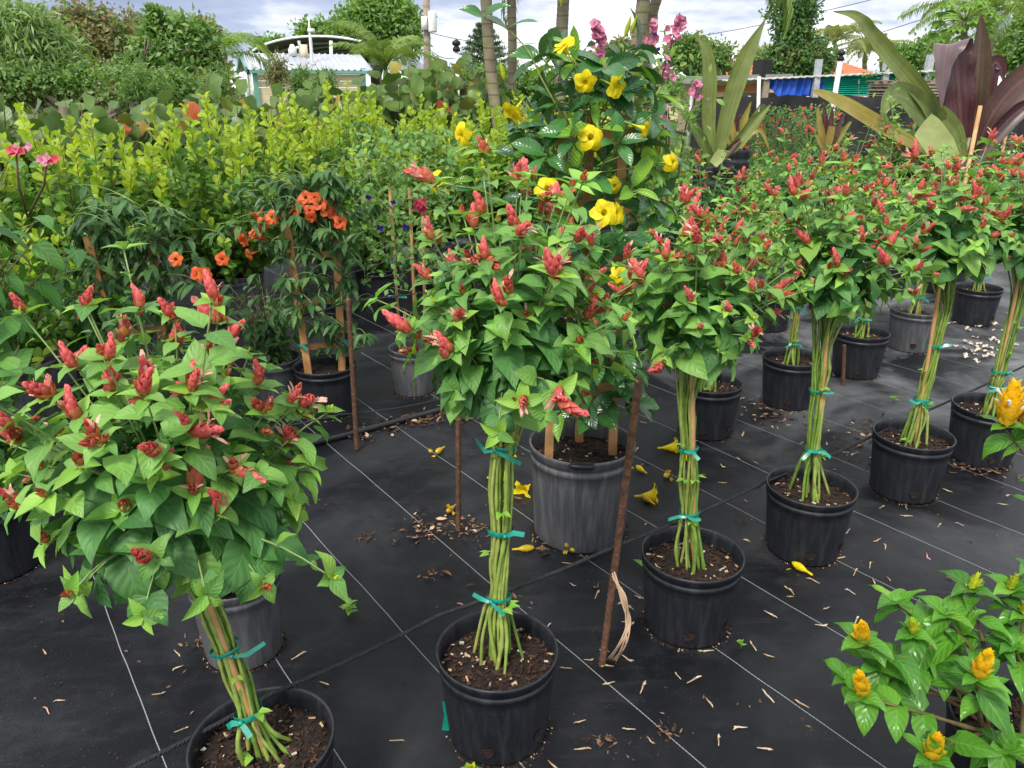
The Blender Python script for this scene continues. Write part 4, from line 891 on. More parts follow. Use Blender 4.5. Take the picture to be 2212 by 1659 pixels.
# ================================================================== TREES, PALMS AND BUILDINGS BEYOND THE NURSERY
CARD = (np.array([(0, 0, 0), (-0.26, 0.45, 0.10), (0, 1, -0.05), (0.26, 0.45, 0.10)]), np.array([(0, 3, 1), (3, 2, 1)]), np.array([(0.5, 0), (0, .5), (0.5, 1), (1, .5)]))
THIN = (np.array([(0, 0, 0), (-0.09, 0.4, 0.02), (0, 1, -0.12), (0.09, 0.4, 0.02)]), np.array([(0, 3, 1), (3, 2, 1)]), np.array([(0.5, 0), (0, .5), (0.5, 1), (1, .5)]))
def cloud(root, name, mat, blobs, n, size, per=26, tpl=CARD, up=0.5, droop=0.0, clump=None, stuff=True):
    """leaf-sized faces gathered in clumps through the volume of several ellipsoids"""
    wts = np.array([b[1][0] * b[1][1] * b[1][2] for b in blobs]) ** 0.75; wts /= wts.sum(); nc = max(6, n // per)
    bi = nr.choice(len(blobs), nc, p=wts); C = np.array([list(b[0]) for b in blobs])[bi]; Rr = np.array([list(b[1]) for b in blobs])[bi]
    u = nr.normal(size=(nc, 3)); u /= np.linalg.norm(u, axis=1, keepdims=True); rr = nr.random((nc, 1)) ** 0.6 * nr.uniform(0.8, 1.38, (nc, 1))
    cc = C + u * Rr * rr; cs = clump or 0.22 * float(np.mean(Rr)); idx = nr.integers(0, nc, n)
    off = nr.normal(size=(n, 3)) * cs * np.array([1, 1, 0.7]); P = cc[idx] + off
    D = nr.normal(size=(n, 3)) + u[idx] * 0.5 + np.array([0, 0, -droop]); Nn = nr.normal(size=(n, 3)) * 0.7 + np.array([0, 0, up]) + u[idx] * 0.6
    V, F, U = batch(tpl, P, D, Nn, size * nr.uniform(0.6, 1.3, n)); me = mesh_np(name, V - np.array(ORG[root]), F, U); me.materials.append(MATS[mat])
    o = link(name, me, root)
    if stuff: o['kind'] = 'stuff'
    return cc
def limbs(root, base, cc, h0, r0, n=14, mat='bark', name='trunk', lean=Vector((0, 0, 0))):
    base = Vector(base); mb = MB(); top = base + Vector((0, 0, h0)) + lean; mb.tube(bez(base, base + Vector((0, 0, h0 * .5)), top, 6), [r0 * (1 - 0.06 * k) for k in range(7)], 9)
    for i in range(n):
        e = Vector(cc[nr.integers(0, len(cc))]); s = base.lerp(top, rng.uniform(0.5, 1)); mb.tube(bez(s, s.lerp(e, 0.45) + Vector((0, 0, 0.15 * h0)), e, 5), [r0 * 0.45 * (1 - 0.17 * k) for k in range(6)], 6)
    return mb.build(name, MATS[mat], root)
def tree(name, label, x, ybase, Y, crown, n, size, mat, group='trees beyond the nursery', trunk_r=0.1, per=26, tpl=CARD, droop=0.0, clump=None, cat='tree', trunk_mat='bark', extra=()):
    """crown: list of (px, py, half width px, half height px, Y offset)"""
    k = ppm(Y, 2.5); base = at(x, 300, Y); base.z = 0; root = thing(name, base, label, cat, group)
    size *= 0.62; n = int(n * 1.9)
    bl = [(at(cx, cy, Y + dy), (hw_ * k, hw_ * k * 0.9, hh_ * k)) for cx, cy, hw_, hh_, dy in crown]
    cc = cloud(root, 'crown', mat, bl, n, size, per, tpl, 0.5, droop, clump)
    for m2, f2 in extra: cloud(root, 'crown', m2, bl, int(n * f2), size, per, tpl, 0.5, droop, clump)
    limbs(root, base, cc, max(0.4, (min(b[0].z for b in bl)) * 0.9), trunk_r, mat=trunk_mat); return root
# left thicket
tree('feathery_tree', 'pale feathery tree at the far left edge', 40, 0, 11.0, [(40, 70, 65, 70, 0), (95, 105, 60, 60, .3), (20, 130, 60, 55, .5), (110, 150, 60, 45, 0)], 9000, 0.26, 'bamboo_leaf', tpl=THIN, droop=1.0, per=18)
tree('thicket_bush', 'dense mixed green thicket filling the space under the far-left trees', 150, 0, 10.6, [(20, 185, 70, 45, 0), (110, 190, 60, 40, .2), (200, 185, 60, 40, .3), (290, 190, 60, 38, 0), (380, 195, 60, 38, .2), (460, 200, 45, 30, 0)], 5200, 0.12, 'tree_mid', per=16, extra=(('bamboo_leaf', .7), ('tree_olive', .3)), cat='bush')
tree('brown_tree', 'thinning tree with brown and olive leaves left of the vine-topped tree', 215, 0, 14.0, [(195, 80, 62, 62, 0), (260, 100, 55, 55, .3), (230, 150, 70, 40, 0), (160, 60, 40, 45, 0)], 2600, 0.15, 'tree_brown', per=10, extra=(('tree_olive', 1.1), ('bamboo_leaf', 0.8)))
tree('bushy_tree', 'bushy tree topped by a column of vine, left of the shed', 390, 0, 12.0, [(390, 120, 75, 65, 0), (420, 160, 60, 45, 0), (350, 150, 60, 50, 0)], 8500, 0.17, 'tree_mid', per=20, extra=(('bamboo_leaf', 0.5), ('tree_olive', 0.12)))
tree('vine_column', 'slim leafy vine column poking above the bushy tree', 333, 0, 11.6, [(330, 35, 14, 22, 0), (335, 70, 15, 25, 0), (345, 105, 16, 24, 0)], 700, 0.14, 'tree_mid', cat='vine', trunk_r=0.03, per=12)
tree('golden_tree', 'tree with orange-tipped leaves behind the thicket', 300, 0, 16.0, [(300, 80, 45, 40, 0), (420, 65, 45, 20, 0), (440, 75, 45, 20, 0)], 2200, 0.17, 'tree_olive', per=14)
for i, (x, y, hw_, hh_, lab) in enumerate([(295, 185, 28, 45, 'dark podocarpus spire before the brown tree'), (350, 195, 26, 40, 'dark podocarpus spire below the vine column'), (470, 180, 25, 45, 'podocarpus spire at the left corner of the shed'), (650, 175, 20, 32, 'podocarpus spire before the long shed wall'), (700, 180, 24, 28, 'twiggy conifer before the right half of the shed wall'), (600, 150, 22, 45, 'yellow-green sapling before the shed corner')]):
    tree('conifer_shrub', lab, x, 0, 9.6 + 0.25 * i % 1, [(x, y + 10, hw_ * .7, hh_ * 0.55, 0), (x + 2, y - hh_ * 0.35, hw_ * 0.3, hh_ * 0.5, 0), (x - hw_ * .5, y + 14, hw_ * .3, hh_ * .45, 0)], 520, 0.13, 'tree_mid' if i != 5 else 'tree_olive', group='conifer shrubs along the shed', tpl=THIN, per=22, clump=0.05, trunk_r=0.02, cat='shrub')
# trees behind the shed and towards the right
tree('broad_tree', 'broad bright green tree behind the arched roof', 820, 0, 34.0, [(820, 50, 70, 45, 0), (780, 75, 55, 40, 0), (860, 80, 45, 40, 0), (815, 25, 45, 28, 0)], 11000, 0.36, 'tree_bright', trunk_r=0.3, extra=(('tree_mid', 0.4),))
tree('low_tree', 'low bright trees peeping over the arched roof', 690, 0, 36.0, [(690, 80, 45, 25, 0), (740, 75, 40, 20, 0), (585, 100, 30, 16, 0)], 4200, 0.34, 'tree_bright', trunk_r=0.2)
tree('round_bush', 'light green bush between the hedge and the slim palms', 960, 0, 13.0, [(960, 195, 50, 40, 0), (910, 210, 45, 30, 0), (1010, 190, 45, 40, 0), (1060, 185, 40, 35, 0)], 7000, 0.11, 'tree_bright', per=20, extra=(('tree_mid', .4),), cat='bush')
tree('round_bush', 'green bush behind the allamanda, below the brown roof', 1170, 0, 14.0, [(1120, 180, 50, 35, 0), (1200, 190, 60, 35, 0), (1300, 200, 60, 30, 0), (1420, 200, 55, 30, 0)], 6000, 0.12, 'tree_mid', per=20, cat='bush')
tree('far_tree', 'grey-green tree behind the brown-roofed house', 1345, 0, 44.0, [(1345, 112, 40, 22, 0), (1380, 118, 30, 16, 0), (1310, 120, 24, 12, 0)], 3500, 0.36, 'tree_olive', trunk_r=0.2)
tree('far_tree', 'loose grey-green tree left of the tall dark tree', 1515, 0, 30.0, [(1510, 125, 35, 35, 0), (1545, 130, 38, 32, 0), (1470, 120, 28, 32, 0), (1490, 95, 20, 18, 0)], 4200, 0.26, 'tree_mid', per=14, trunk_r=0.12, extra=(('tree_olive', .3),))
tree('tall_dark_tree', 'tall narrow dark green tree behind the blue tarp', 1715, 0, 30.0, [(1718, 20, 40, 38, 0), (1715, 70, 32, 35, 0), (1720, 125, 55, 35, 0), (1690, 150, 45, 28, 0), (1755, 135, 38, 35, 0)], 12000, 0.26, 'tree_dark', trunk_r=0.2, extra=(('tree_mid', .35), ('tree_olive', .08)))
tree('far_tree', 'dense far tree right of the orange roof', 1985, 0, 50.0, [(1985, 125, 50, 28, 0), (2020, 110, 40, 30, 0), (1950, 130, 30, 20, 0)], 5000, 0.42, 'tree_mid', trunk_r=0.3)
tree('far_tree', 'leafy tree at the upper right corner', 2195, 0, 32.0, [(2200, 100, 45, 40, 0), (2170, 125, 35, 28, 0), (2230, 70, 40, 50, 0)], 6000, 0.28, 'tree_mid', trunk_r=0.2, extra=(('tree_bright', .3),))
tree('far_tree', 'pale hazy tree between the loose tree and the tall dark one', 1620, 0, 60.0, [(1620, 130, 30, 18, 0), (1650, 125, 25, 18, 0)], 1800, 0.5, 'palm_far', trunk_r=0.2)

# Norfolk pine: tiers of radiating branches
b = at(1048, 300, 26.0); b.z = 0; npn = thing('norfolk_pine', b, 'tiered norfolk pine behind the slim palm trunk', 'tree')
topz = at(1030, 55, 26.0).z; hN = topz; MB().tube([b, b + Vector((0, 0, hN))], [0.14, 0.02], 8).build('trunk', MATS['bark'], npn)
PV, PD, PN = [], [], []
for tier in range(11):
    z = hN * (0.42 + 0.56 * tier / 10); rl = 1.35 * (1 - tier / 11.5)
    for k in range(8):
        a = k * 0.785 + tier * 0.3; o = Vector((math.cos(a), math.sin(a), 0.12)); mb = MB()
        for q in range(26):
            f = (q + 1) / 26; p = b + Vector((0, 0, z + 0.12 * rl * f * f)) + o * rl * f
            for s in range(5): PV.append(tuple(p)); PD.append(tuple(o * 0.5 + rv(0.6) + Vector((0, 0, .5)))); PN.append(tuple(rv(1)))
V, F, U = batch(THIN, PV, PD, PN, np.full(len(PV), 0.15)); me = mesh_np('crown', V - np.array(b), F, U); me.materials.append(MATS['pine_leaf']); tag(link('crown', me, npn), kind='stuff')

# palms
def frond_mesh(name, ln, mat, nl=34, leaf=0.35, bend=1.3, width=0.03, droop=0.8, seed=0):
    rr = random.Random(seed); mb = MB(); pts = []; y = z = 0
    for k in range(13):
        a = 0.7 - bend * k / 12; pts.append(Vector((0, y, z))); y += math.cos(a) * ln / 12; z += math.sin(a) * ln / 12
    mb.tube(pts, [0.018 * ln / 2 * (1 - 0.07 * k) for k in range(13)], 5)
    for i in range(nl):
        f = 0.14 + 0.86 * i / nl; q = min(11, int(f * 12)); p = pts[q].lerp(pts[q + 1], f * 12 - q); tg = (pts[q + 1] - pts[q]).normalized(); l_ = leaf * (math.sin(math.pi * (0.12 + 0.85 * f)) ** 0.6) * rr.uniform(.85, 1.1)
        for s in (1, -1):
            d = Vector((s * 0.85, 0, 0)) + tg * 0.55 + Vector((0, 0, rr.uniform(0, .3))); e1_ = p + d.normalized() * l_ * 0.55; e2_ = e1_ + (d.normalized() * 0.6 + Vector((0, 0, -droop))) * l_ * 0.5
            mb.ribbon([p, e1_, e2_], [width * .8, width, width * .15], Vector((0, -0.3, 1)))
    me = mesh_np(name, np.array(mb.v), mb.f, np.array(mb.uv)); me.materials.append(MATS[mat]); return me
FRN = [frond_mesh('frond', 1.9, 'palm_leaf', seed=i, bend=1.2 + 0.5 * i, leaf=0.5, nl=44) for i in range(3)]
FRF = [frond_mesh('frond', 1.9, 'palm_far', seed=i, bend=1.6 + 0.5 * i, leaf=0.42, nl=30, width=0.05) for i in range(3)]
m, t, out = newmat('palm_trunk'); g = t.nodes.new('ShaderNodeNewGeometry'); sp_ = t.nodes.new('ShaderNodeSeparateXYZ'); L(t, g.outputs['Position'], sp_.inputs[0])
rg = mth(t, 'FRACT', mth(t, 'MULTIPLY', mth(t, 'ADD', sp_.outputs[2], mth(t, 'MULTIPLY', noise(t, 3.0, 2), 0.03)), 9.0)); ringm = mth(t, 'LESS_THAN', rg, 0.14)
cpt = ramp(t, noise(t, 5, 4), [(0.35, (0.20, 0.16, 0.10)), (0.55, (0.30, 0.25, 0.17)), (0.7, (0.22, 0.24, 0.09))]); cpt = mixc(t, mth(t, 'MULTIPLY', ringm, 0.6), cpt, (0.10, 0.08, 0.05)); principled(t, out, cpt, 0.75, 0.3, 0, bump(t, mth(t, 'SUBTRACT', 1.0, ringm), 0.5, 0.01))
plain('crownshaft', (0.14, 0.20, 0.05), (0.22, 0.28, 0.08), 4, 0.4)
def palm(name, label, pts, r, fronds, fsc, shaft=0.6, group=None, cat='palm tree', meshes=None, fd=0.15, angs=None):
    pts = [Vector(p) for p in pts]; base = pts[0]; root = thing(name, base, label, cat, group); sp = spline(pts, 8); mb = MB(); n = len(sp); V = []
    dense = [sp[int(i)].lerp(sp[min(n - 1, int(i) + 1)], i - int(i)) for i in np.linspace(0, n - 1, 90)]
    mb.tube(dense, [r * (1.25 if k < 4 else 1.0) * (1.045 if k % 3 == 0 else 1.0) * (1 - 0.12 * k / 90) for k in range(90)], 14); mb.build('trunk', MATS['palm_trunk'], root)
    top = sp[-1]; tg = (sp[-1] - sp[-2]).normalized(); MB().tube([top - tg * 0.02, top + tg * shaft * .3, top + tg * shaft * 0.7, top + tg * shaft], [r * 0.98, r * 1.15, r * 0.85, r * 0.4], 12).build('crownshaft', MATS['crownshaft'], root)
    hd = top + tg * shaft * 0.9; meshes = meshes or FRN
    for i in range(fronds):
        a = 2.399 * i + 0.4; el = fd + 0.9 * (i / fronds) if angs is None else angs[i % len(angs)]; fr = link('frond', rng.choice(meshes), root); Rm = Matrix.Rotation(a, 4, 'Z') @ Matrix.Rotation(el - 0.4, 4, 'X'); fr.matrix_local = Matrix.Translation(hd - base) @ Rm @ Matrix.Scale(fsc * rng.uniform(.85, 1.1), 4)
    return root
def pal(px_list, Y, z0=True):
    pts = [at(x, y, Y) for x, y in px_list]
    if z0: pts[0].z = 0.0
    return pts
NP = 'slim ringed palms in the nursery'
palm('slim_palm', 'leftmost slim ringed palm trunk, greenish near the top of the picture', pal([(1092, 560), (1078, 300), (1060, 150), (1050, 0), (1046, -180)], 8.5), 0.062, 11, 0.9, group=NP)
palm('slim_palm', 'thin ringed palm trunk just right of the leftmost one', pal([(1100, 520), (1104, 300), (1107, 120), (1105, 0), (1104, -240)], 9.2), 0.052, 11, 0.9, group=NP)
palm('slim_palm', 'ringed palm trunk rising behind the allamanda top', pal([(1212, 520), (1210, 260), (1213, 90), (1217, 0), (1225, -200)], 9.0), 0.068, 11, 0.9, group=NP)
palm('slim_palm', 'thick grey ringed palm trunk beside the pink flower spikes', pal([(1355, 520), (1368, 180), (1382, 60), (1390, 0), (1405, -160)], 8.6), 0.072, 11, 0.9, group=NP)
palm('slim_palm', 'leaning green palm trunk crossing behind the thick grey one', pal([(1370, 520), (1388, 190), (1408, 60), (1418, 0), (1500, -200)], 9.0), 0.060, 12, 0.95, group=NP, fd=-0.15)
lp_ = bpy.data.objects[[o.name for o in bpy.data.objects if o.name.startswith('slim_palm') and o.get('label', '').startswith('leaning')][0]]
for q, (hx, hy, rz_, rx_) in enumerate(((1520, -95, -1.45, -.25), (1560, -70, -1.75, -.45), (1240, -90, 1.2, -.4))):
    fr = link('frond', FRN[2], lp_); fr.matrix_local = Matrix.Translation(at(hx, hy, 9.0) - ORG[lp_]) @ Matrix.Rotation(rz_, 4, 'Z') @ Matrix.Rotation(rx_, 4, 'X') @ Matrix.Scale(.62, 4)
palm('young_palm', 'young palm with yellow-green arching fronds right of the shed', pal([(862, 520), (852, 260), (843, 205)], 10.5), 0.06, 12, 0.45, shaft=0.3, fd=0.45)
palm('palm_tree', 'small palm with stiff fronds left of the shed roof', pal([(475, 500), (472, 200), (468, 170)], 15.0), 0.07, 12, 0.75, shaft=0.3, fd=0.2)
palm('palm_tree', 'feathery palm beyond the orange roof', pal([(1808, 300), (1808, 150), (1806, 120)], 52.0), 0.16, 16, 1.5, shaft=0.8, meshes=FRF, group='far palms')
palm('palm_tree', 'second feathery palm low over the green panel', pal([(1868, 300), (1868, 150), (1868, 135)], 56.0), 0.16, 15, 1.35, shaft=0.6, meshes=FRF, group='far palms')
palm('palm_tree', 'far palm fronds just left of the purple crinum', pal([(1905, 300), (1905, 140), (1905, 128)], 56.0), 0.16, 15, 1.3, shaft=0.6, meshes=FRF, group='far palms')
palm('palm_tree', 'drooping coconut palm behind the purple crinum, right', pal([(2135, 300), (2135, 120), (2132, 75)], 26.0), 0.16, 18, 1.35, shaft=0.6, group='far palms', fd=-0.1)
palm('palm_tree', 'palm top at the extreme upper right corner', pal([(2212, 300), (2212, 90), (2214, 50)], 34.0), 0.16, 16, 1.4, shaft=0.5, meshes=FRF, group='far palms')
# papaya: bare stem with a rosette of lobed leaves
b = at(2085, 300, 22.0); b.z = 0; pap = thing('papaya_tree', b, 'papaya tree with a rosette of lobed leaves above the purple crinum', 'tree'); hd = at(2083, 45, 22.0)
MB().tube([b, b.lerp(hd, .5), hd], [0.12, 0.10, 0.07], 10).build('trunk', MATS['bark'], pap); mb = MB(); st_ = MB()
for i in range(26):
    a = 2.399 * i; el = 0.9 - 1.5 * (i / 26); o = Vector((math.cos(a) * math.cos(el), math.sin(a) * math.cos(el), math.sin(el))); e = hd + o * rng.uniform(.45, .75); st_.tube([hd, hd.lerp(e, .5) + Vector((0, 0, .06)), e], 0.014, 5)
    for k in range(7):
        d = (Matrix.Rotation((k - 3) * 0.55, 3, 'Z') @ Vector((o.x, o.y, 0.0)) + Vector((0, 0, -.45))); mb.tpl(leaf_tpl(0.5, 'lance', 2, 3, 0.2, 0.6), mat4(e, d, (0, 0, 1), 0.34))
st_.build('leaf_stalks', MATS['stem_green'], pap); tag(mb.build('crown', MATS['tree_bright'], pap), kind='stuff')
mb = MB()
for i in range(7): a = i * 0.9; mb.lathe([(0.01, -0.09), (0.05, -0.05), (0.06, 0), (0.04, 0.06), (0.01, 0.09)], 8, hd + Vector((math.cos(a) * .1, math.sin(a) * .1, -0.18 - 0.05 * (i % 2))))
mb.build('fruit', MATS['tree_mid'], pap)

# ---- cream shed
plain('siding', (0.72, 0.60, 0.40), (0.78, 0.67, 0.46), 2, 0.6); plain('trim_green', (0.13, 0.34, 0.26), (0.16, 0.38, 0.30), 4, 0.5); plain('roof_white', (0.36, 0.38, 0.43), (0.45, 0.47, 0.52), 1.5, 0.35); plain('glass', (0.20, 0.25, 0.28), (0.3, 0.36, 0.4), 1, 0.15, spec=0.8)
Ys = 20.0; c0 = at(568, 300, Ys); c0.z = 0; c1 = at(795, 300, Ys + 1.0); c1.z = 0; exs = (c1 - c0).normalized(); eys = Vector((-exs.y, exs.x, 0)); Ls = (c1 - c0).length; Ds = 2.6
zE = at(568, 145, Ys).z; zR = at(535, 117, Ys + 0.6).z + 0.02
sh = thing('shed', c0, 'cream clapboard shed with teal trim and a pale metal roof', 'shed'); pitchv = (zR - zE)
gl = c0 + eys * Ds; nb = 13
for i in range(nb):           # long wall boards
    z0_, z1_ = zE * i / nb, zE * (i + 1) / nb; MB().box(c0 + exs * Ls / 2 + eys * 0.02 + Vector((0, 0, (z0_ + z1_) / 2)), (Ls, 0.02, z1_ - z0_ - 0.008), Matrix.Rotation(math.atan2(exs.y, exs.x), 3, 'Z') @ Matrix.Rotation(0.06, 3, 'X')).build('siding_board', MATS['siding'], sh, smooth=False)
nb2 = 17
for i in range(nb2):          # gable boards, facing left
    z0_, z1_ = zR * i / nb2, zR * (i + 1) / nb2; zm = (z0_ + z1_) / 2; half = Ds / 2 if zm < zE else Ds / 2 * max(0.03, (zR - zm) / (zR - zE)); mid = c0 + eys * Ds / 2 - exs * 0.01
    MB().box(mid + Vector((0, 0, zm)), (0.02, half * 2, z1_ - z0_ - 0.008), Matrix.Rotation(math.atan2(exs.y, exs.x), 3, 'Z')).build('siding_board', MATS['siding'], sh, smooth=False)
mb = MB(); nrib = 40                                    # ribbed roof, two slopes
for side in (0, 1):
    V, F = [], []
    for i in range(nrib * 2 + 1):
        f = i / (nrib * 2); lift = 0.03 if i % 4 == 0 else 0.0
        a = c0 + exs * (-0.2 + (Ls + 0.4) * f); e = a + (eys * -0.15 if side == 0 else eys * (Ds + 0.15)) + Vector((0, 0, zE - 0.06 + lift)); r_ = a + eys * Ds / 2 + Vector((0, 0, zR + 0.03 + lift)); V += [e, r_]
    for i in range(nrib * 2): F.append((2 * i, 2 * i + 2, 2 * i + 3, 2 * i + 1))
    mb.add(V, F)
mb.build('roof', MATS['roof_white'], sh, smooth=False)
for a_, b_ in ((c0 + eys * -0.16 - exs * 0.22 + Vector((0, 0, zE - .06)), c0 + eys * Ds / 2 - exs * 0.22 + Vector((0, 0, zR + .05))), (c0 + eys * (Ds + .16) - exs * 0.22 + Vector((0, 0, zE - .06)), c0 + eys * Ds / 2 - exs * 0.22 + Vector((0, 0, zR + .05)))): MB().beam(a_, b_, 0.04, 0.14).build('barge_board', MATS['trim_green'], sh, smooth=False)
MB().beam(c0 - exs * .15 - eys * .165 + Vector((0, 0, zE - .10)), c0 + exs * (Ls + .15) - eys * .165 + Vector((0, 0, zE - .10)), 0.03, 0.07).build('eave_trim', MATS['trim_green'], sh, smooth=False)
for q in (0, Ls): MB().box(c0 + exs * q - exs * 0.025 - eys * 0.012 + Vector((0, 0, zE / 2)), (0.11, 0.09, zE), Matrix.Rotation(math.atan2(exs.y, exs.x), 3, 'Z')).build('corner_trim', MATS['trim_green'], sh, smooth=False)
for q in (0.45, 2.0):
    cw = c0 + eys * q - exs * 0.035 + Vector((0, 0, 1.55)); RM = Matrix.Rotation(math.atan2(exs.y, exs.x), 3, 'Z'); wdw = MB().box(cw, (0.03, 0.62, 1.0), RM).build('window', MATS['trim_green'], sh, smooth=False); MB().box(cw - exs * 0.02, (0.012, 0.5, 0.84), RM).build('pane', MATS['glass'], wdw, smooth=False)
cd = c0 + eys * 1.2 - exs * 0.04 + Vector((0, 0, 1.95)); MB().box(cd, (0.12, 0.10, 0.22)).build('wall_lamp', MATS['black_thing'], sh, smooth=False)

# ---- arched metal shelter behind the shed
plain('arch_metal', (0.07, 0.07, 0.075), (0.12, 0.12, 0.125), 2, 0.6); plain('arch_edge', (0.7, 0.7, 0.72), None, 3, 0.4)
Ya = 25.0; aL = at(545, 300, Ya); aR = at(862, 300, Ya); aL.z = aR.z = 0; mid = (aL + aR) / 2; hw_a = (aR - aL).length / 2; zTop = at(700, 80, Ya).z; zSp = at(600, 150, Ya).z
q_ = thing('arched_shelter', mid, 'dark arched metal shelter with a white edge rising behind the shed', 'shelter'); mb = MB(); ed = MB(); rb_ = MB(); V, F = [], []; NS = 28
def arc(f, y, up=0.0): a = math.pi * f; return Vector((mid.x - (hw_a + up) * math.cos(a) * 1.0, y, zSp + (zTop - zSp + up) * math.sin(a) ** 0.9))
for i in range(NS + 1):
    for y in (Ya, Ya + 9): V.append(arc(i / NS, y))
for i in range(NS): F.append((2 * i, 2 * i + 1, 2 * i + 3, 2 * i + 2))
mb.add(V, F); mb.build('roof_lining', MATS['arch_metal'], q_)
mb = MB(); V2 = []
for i in range(NS + 1):
    for y in (Ya, Ya + 9): V2.append(arc(i / NS, y, 0.05))
mb.add(V2, F).build('roof', MATS['roof_white'], q_)
ed.tube([arc(i / NS, Ya - 0.02, 0.02) for i in range(NS + 1)], 0.035, 8); ed.build('edge_tube', MATS['arch_edge'], q_)
for y in (Ya + 1.8, Ya + 3.6, Ya + 5.4, Ya + 7.2): MB().tube([arc(i / NS, y, -0.06) for i in range(NS + 1)], 0.05, 6).build('rib', MATS['galv'], q_)
for s in (0, NS):
    for y in (Ya, Ya + 4.5, Ya + 9): p = arc(s / NS, y); MB().tube([Vector((p.x, p.y, 0)), p], 0.06, 8).build('post', MATS['galv'], q_)
MB().tube([at(717, 250, Ya - 1), at(715, 88, Ya - 1)], 0.05, 8).build('post', MATS['pvc'], q_)
# aerial on a mast over the shed
b = at(672, 130, 21.0); ae = thing('aerial_mast', Vector((b.x, b.y, 0)), 'slim white mast with an aerial above the shed roof', 'mast'); MB().tube([Vector((b.x, b.y, 0)), at(671, 90, 21.0), at(668, 60, 21.0), at(667, 42, 21.0)], [.045, .04, .03, .012], 8).build('mast', MATS['pvc'], ae); MB().box(at(672, 66, 21.0), (0.16, 0.08, 0.09)).build('antenna_box', MATS['pvc'], ae)
lp = at(648, 118, 21.4); ln_ = thing('yard_lamp', Vector((lp.x, lp.y, 0)), 'white yard lamp on a curved arm above the shed ridge', 'lamp'); MB().tube([Vector((lp.x, lp.y, 0)), at(648, 100, 21.4), at(645, 88, 21.4)], .04, 8).build('post', MATS['galv'], ln_)
MB().tube(spline([at(652, 112, 21.4), at(650, 104, 21.4), at(642, 103, 21.4), at(634, 108, 21.4)], 5), .035, 7).build('arm', MATS['pvc'], ln_); MB().lathe([(0.01, .16), (0.05, .15), (0.08, .07), (0.11, .03), (0.105, -0.12), (.02, -.13)], 14, at(632, 110, 21.4)).build('lamp_head', MATS['pvc'], ln_); MB().box(at(657, 112, 21.4), (.16, .12, .34)).build('ballast_box', MATS['siding'], ln_)
# ---- utility pole with transformer and wires
b = at(925, 300, 32.0); b.z = 0; up_ = thing('utility_pole', b, 'wooden utility pole with two pale transformers', 'utility pole'); MB().tube([b, at(921, -40, 32.0)], [.16, .12], 10).build('pole', MATS['wood_grey'], up_)
MB().lathe([(0.0, -.36), (.15, -.36), (.165, -.3), (.165, .3), (.15, .36), (0, .36)], 16, at(934, 47, 31.8)).build('transformer', MATS['pvc'], up_); MB().box(at(917, 50, 31.8), (.22, .2, .45)).build('junction_box', MATS['pvc'], up_); MB().beam(at(915, 38, 31.8), at(945, 36, 31.8), .05, .06).build('bracket', MATS['galv'], up_)
for i, (pa, Ya_, pb_, Yb_) in enumerate([((926, 70), 32, (1120, 92), 34), ((1120, 92), 34, (1420, 90), 36), ((926, 105), 32, (985, 125), 30), ((1960, -20), 30, (1400, 95), 36), ((2230, -40), 25, (1650, 140), 40)]):
    a_, e_ = at(*pa, Ya_), at(*pb_, Yb_); pts = [a_.lerp(e_, k / 10) + Vector((0, 0, -0.15 * math.sin(math.pi * k / 10))) for k in range(11)]
    o = MB().tube(pts, 0.012, 5).build('overhead_wire', MATS['rope'], origin=a_); tag(o, ['thin wire running right from the pole transformers', 'wire continuing behind the slim palm trunks', 'short wire sagging down from the utility pole', 'upper wire crossing the sky above the tall dark tree', 'lower wire slanting over the orange roof'][i], 'wire', 'overhead wires')
# ---- irrigation standpipes
def standpipe(label, p0, p1, r=0.02, cap=None, mat='pvc'):
    root = thing('standpipe', p0, label, 'pipe', 'standpipes and stakes'); MB().tube([p0, p1], r, 9).build('pipe', MATS[mat], root)
    if cap: MB().lathe([(0.0, 0), (.05, 0), (.055, .04), (.03, .07), (.06, .09), (.06, .13), (.01, .16)], 12, p1 - Vector((0, 0, .02))).build('sprinkler_head', MATS['black_thing'], root)
def base_at(x, Y): p = at(x, 400, Y); p.z = 0; return p
standpipe('white standpipe with a black sprinkler head before the norfolk pine', base_at(994, 12), at(986, 108, 12), .03, True)
standpipe('white standpipe beside the sea grape, right of the leaning palm', base_at(878, 11), at(872, 185, 11), .02)
standpipe('upright white standpipe left of the blue tarp', base_at(1632, 14), at(1640, 165, 14), .03)
standpipe('tall slanting white pipe with a black top before the green panel', base_at(1772, 13), at(1816, 128, 13), .04, True)
standpipe('pale wooden stake leaning before the purple crinum', base_at(2085, 4.9), at(2118, 228, 4.9), .012, False, 'cane')
standpipe('thin pale stake at the right edge behind the crinum', base_at(2160, 6.5), at(2185, 225, 6.5), .012, False, 'cane')

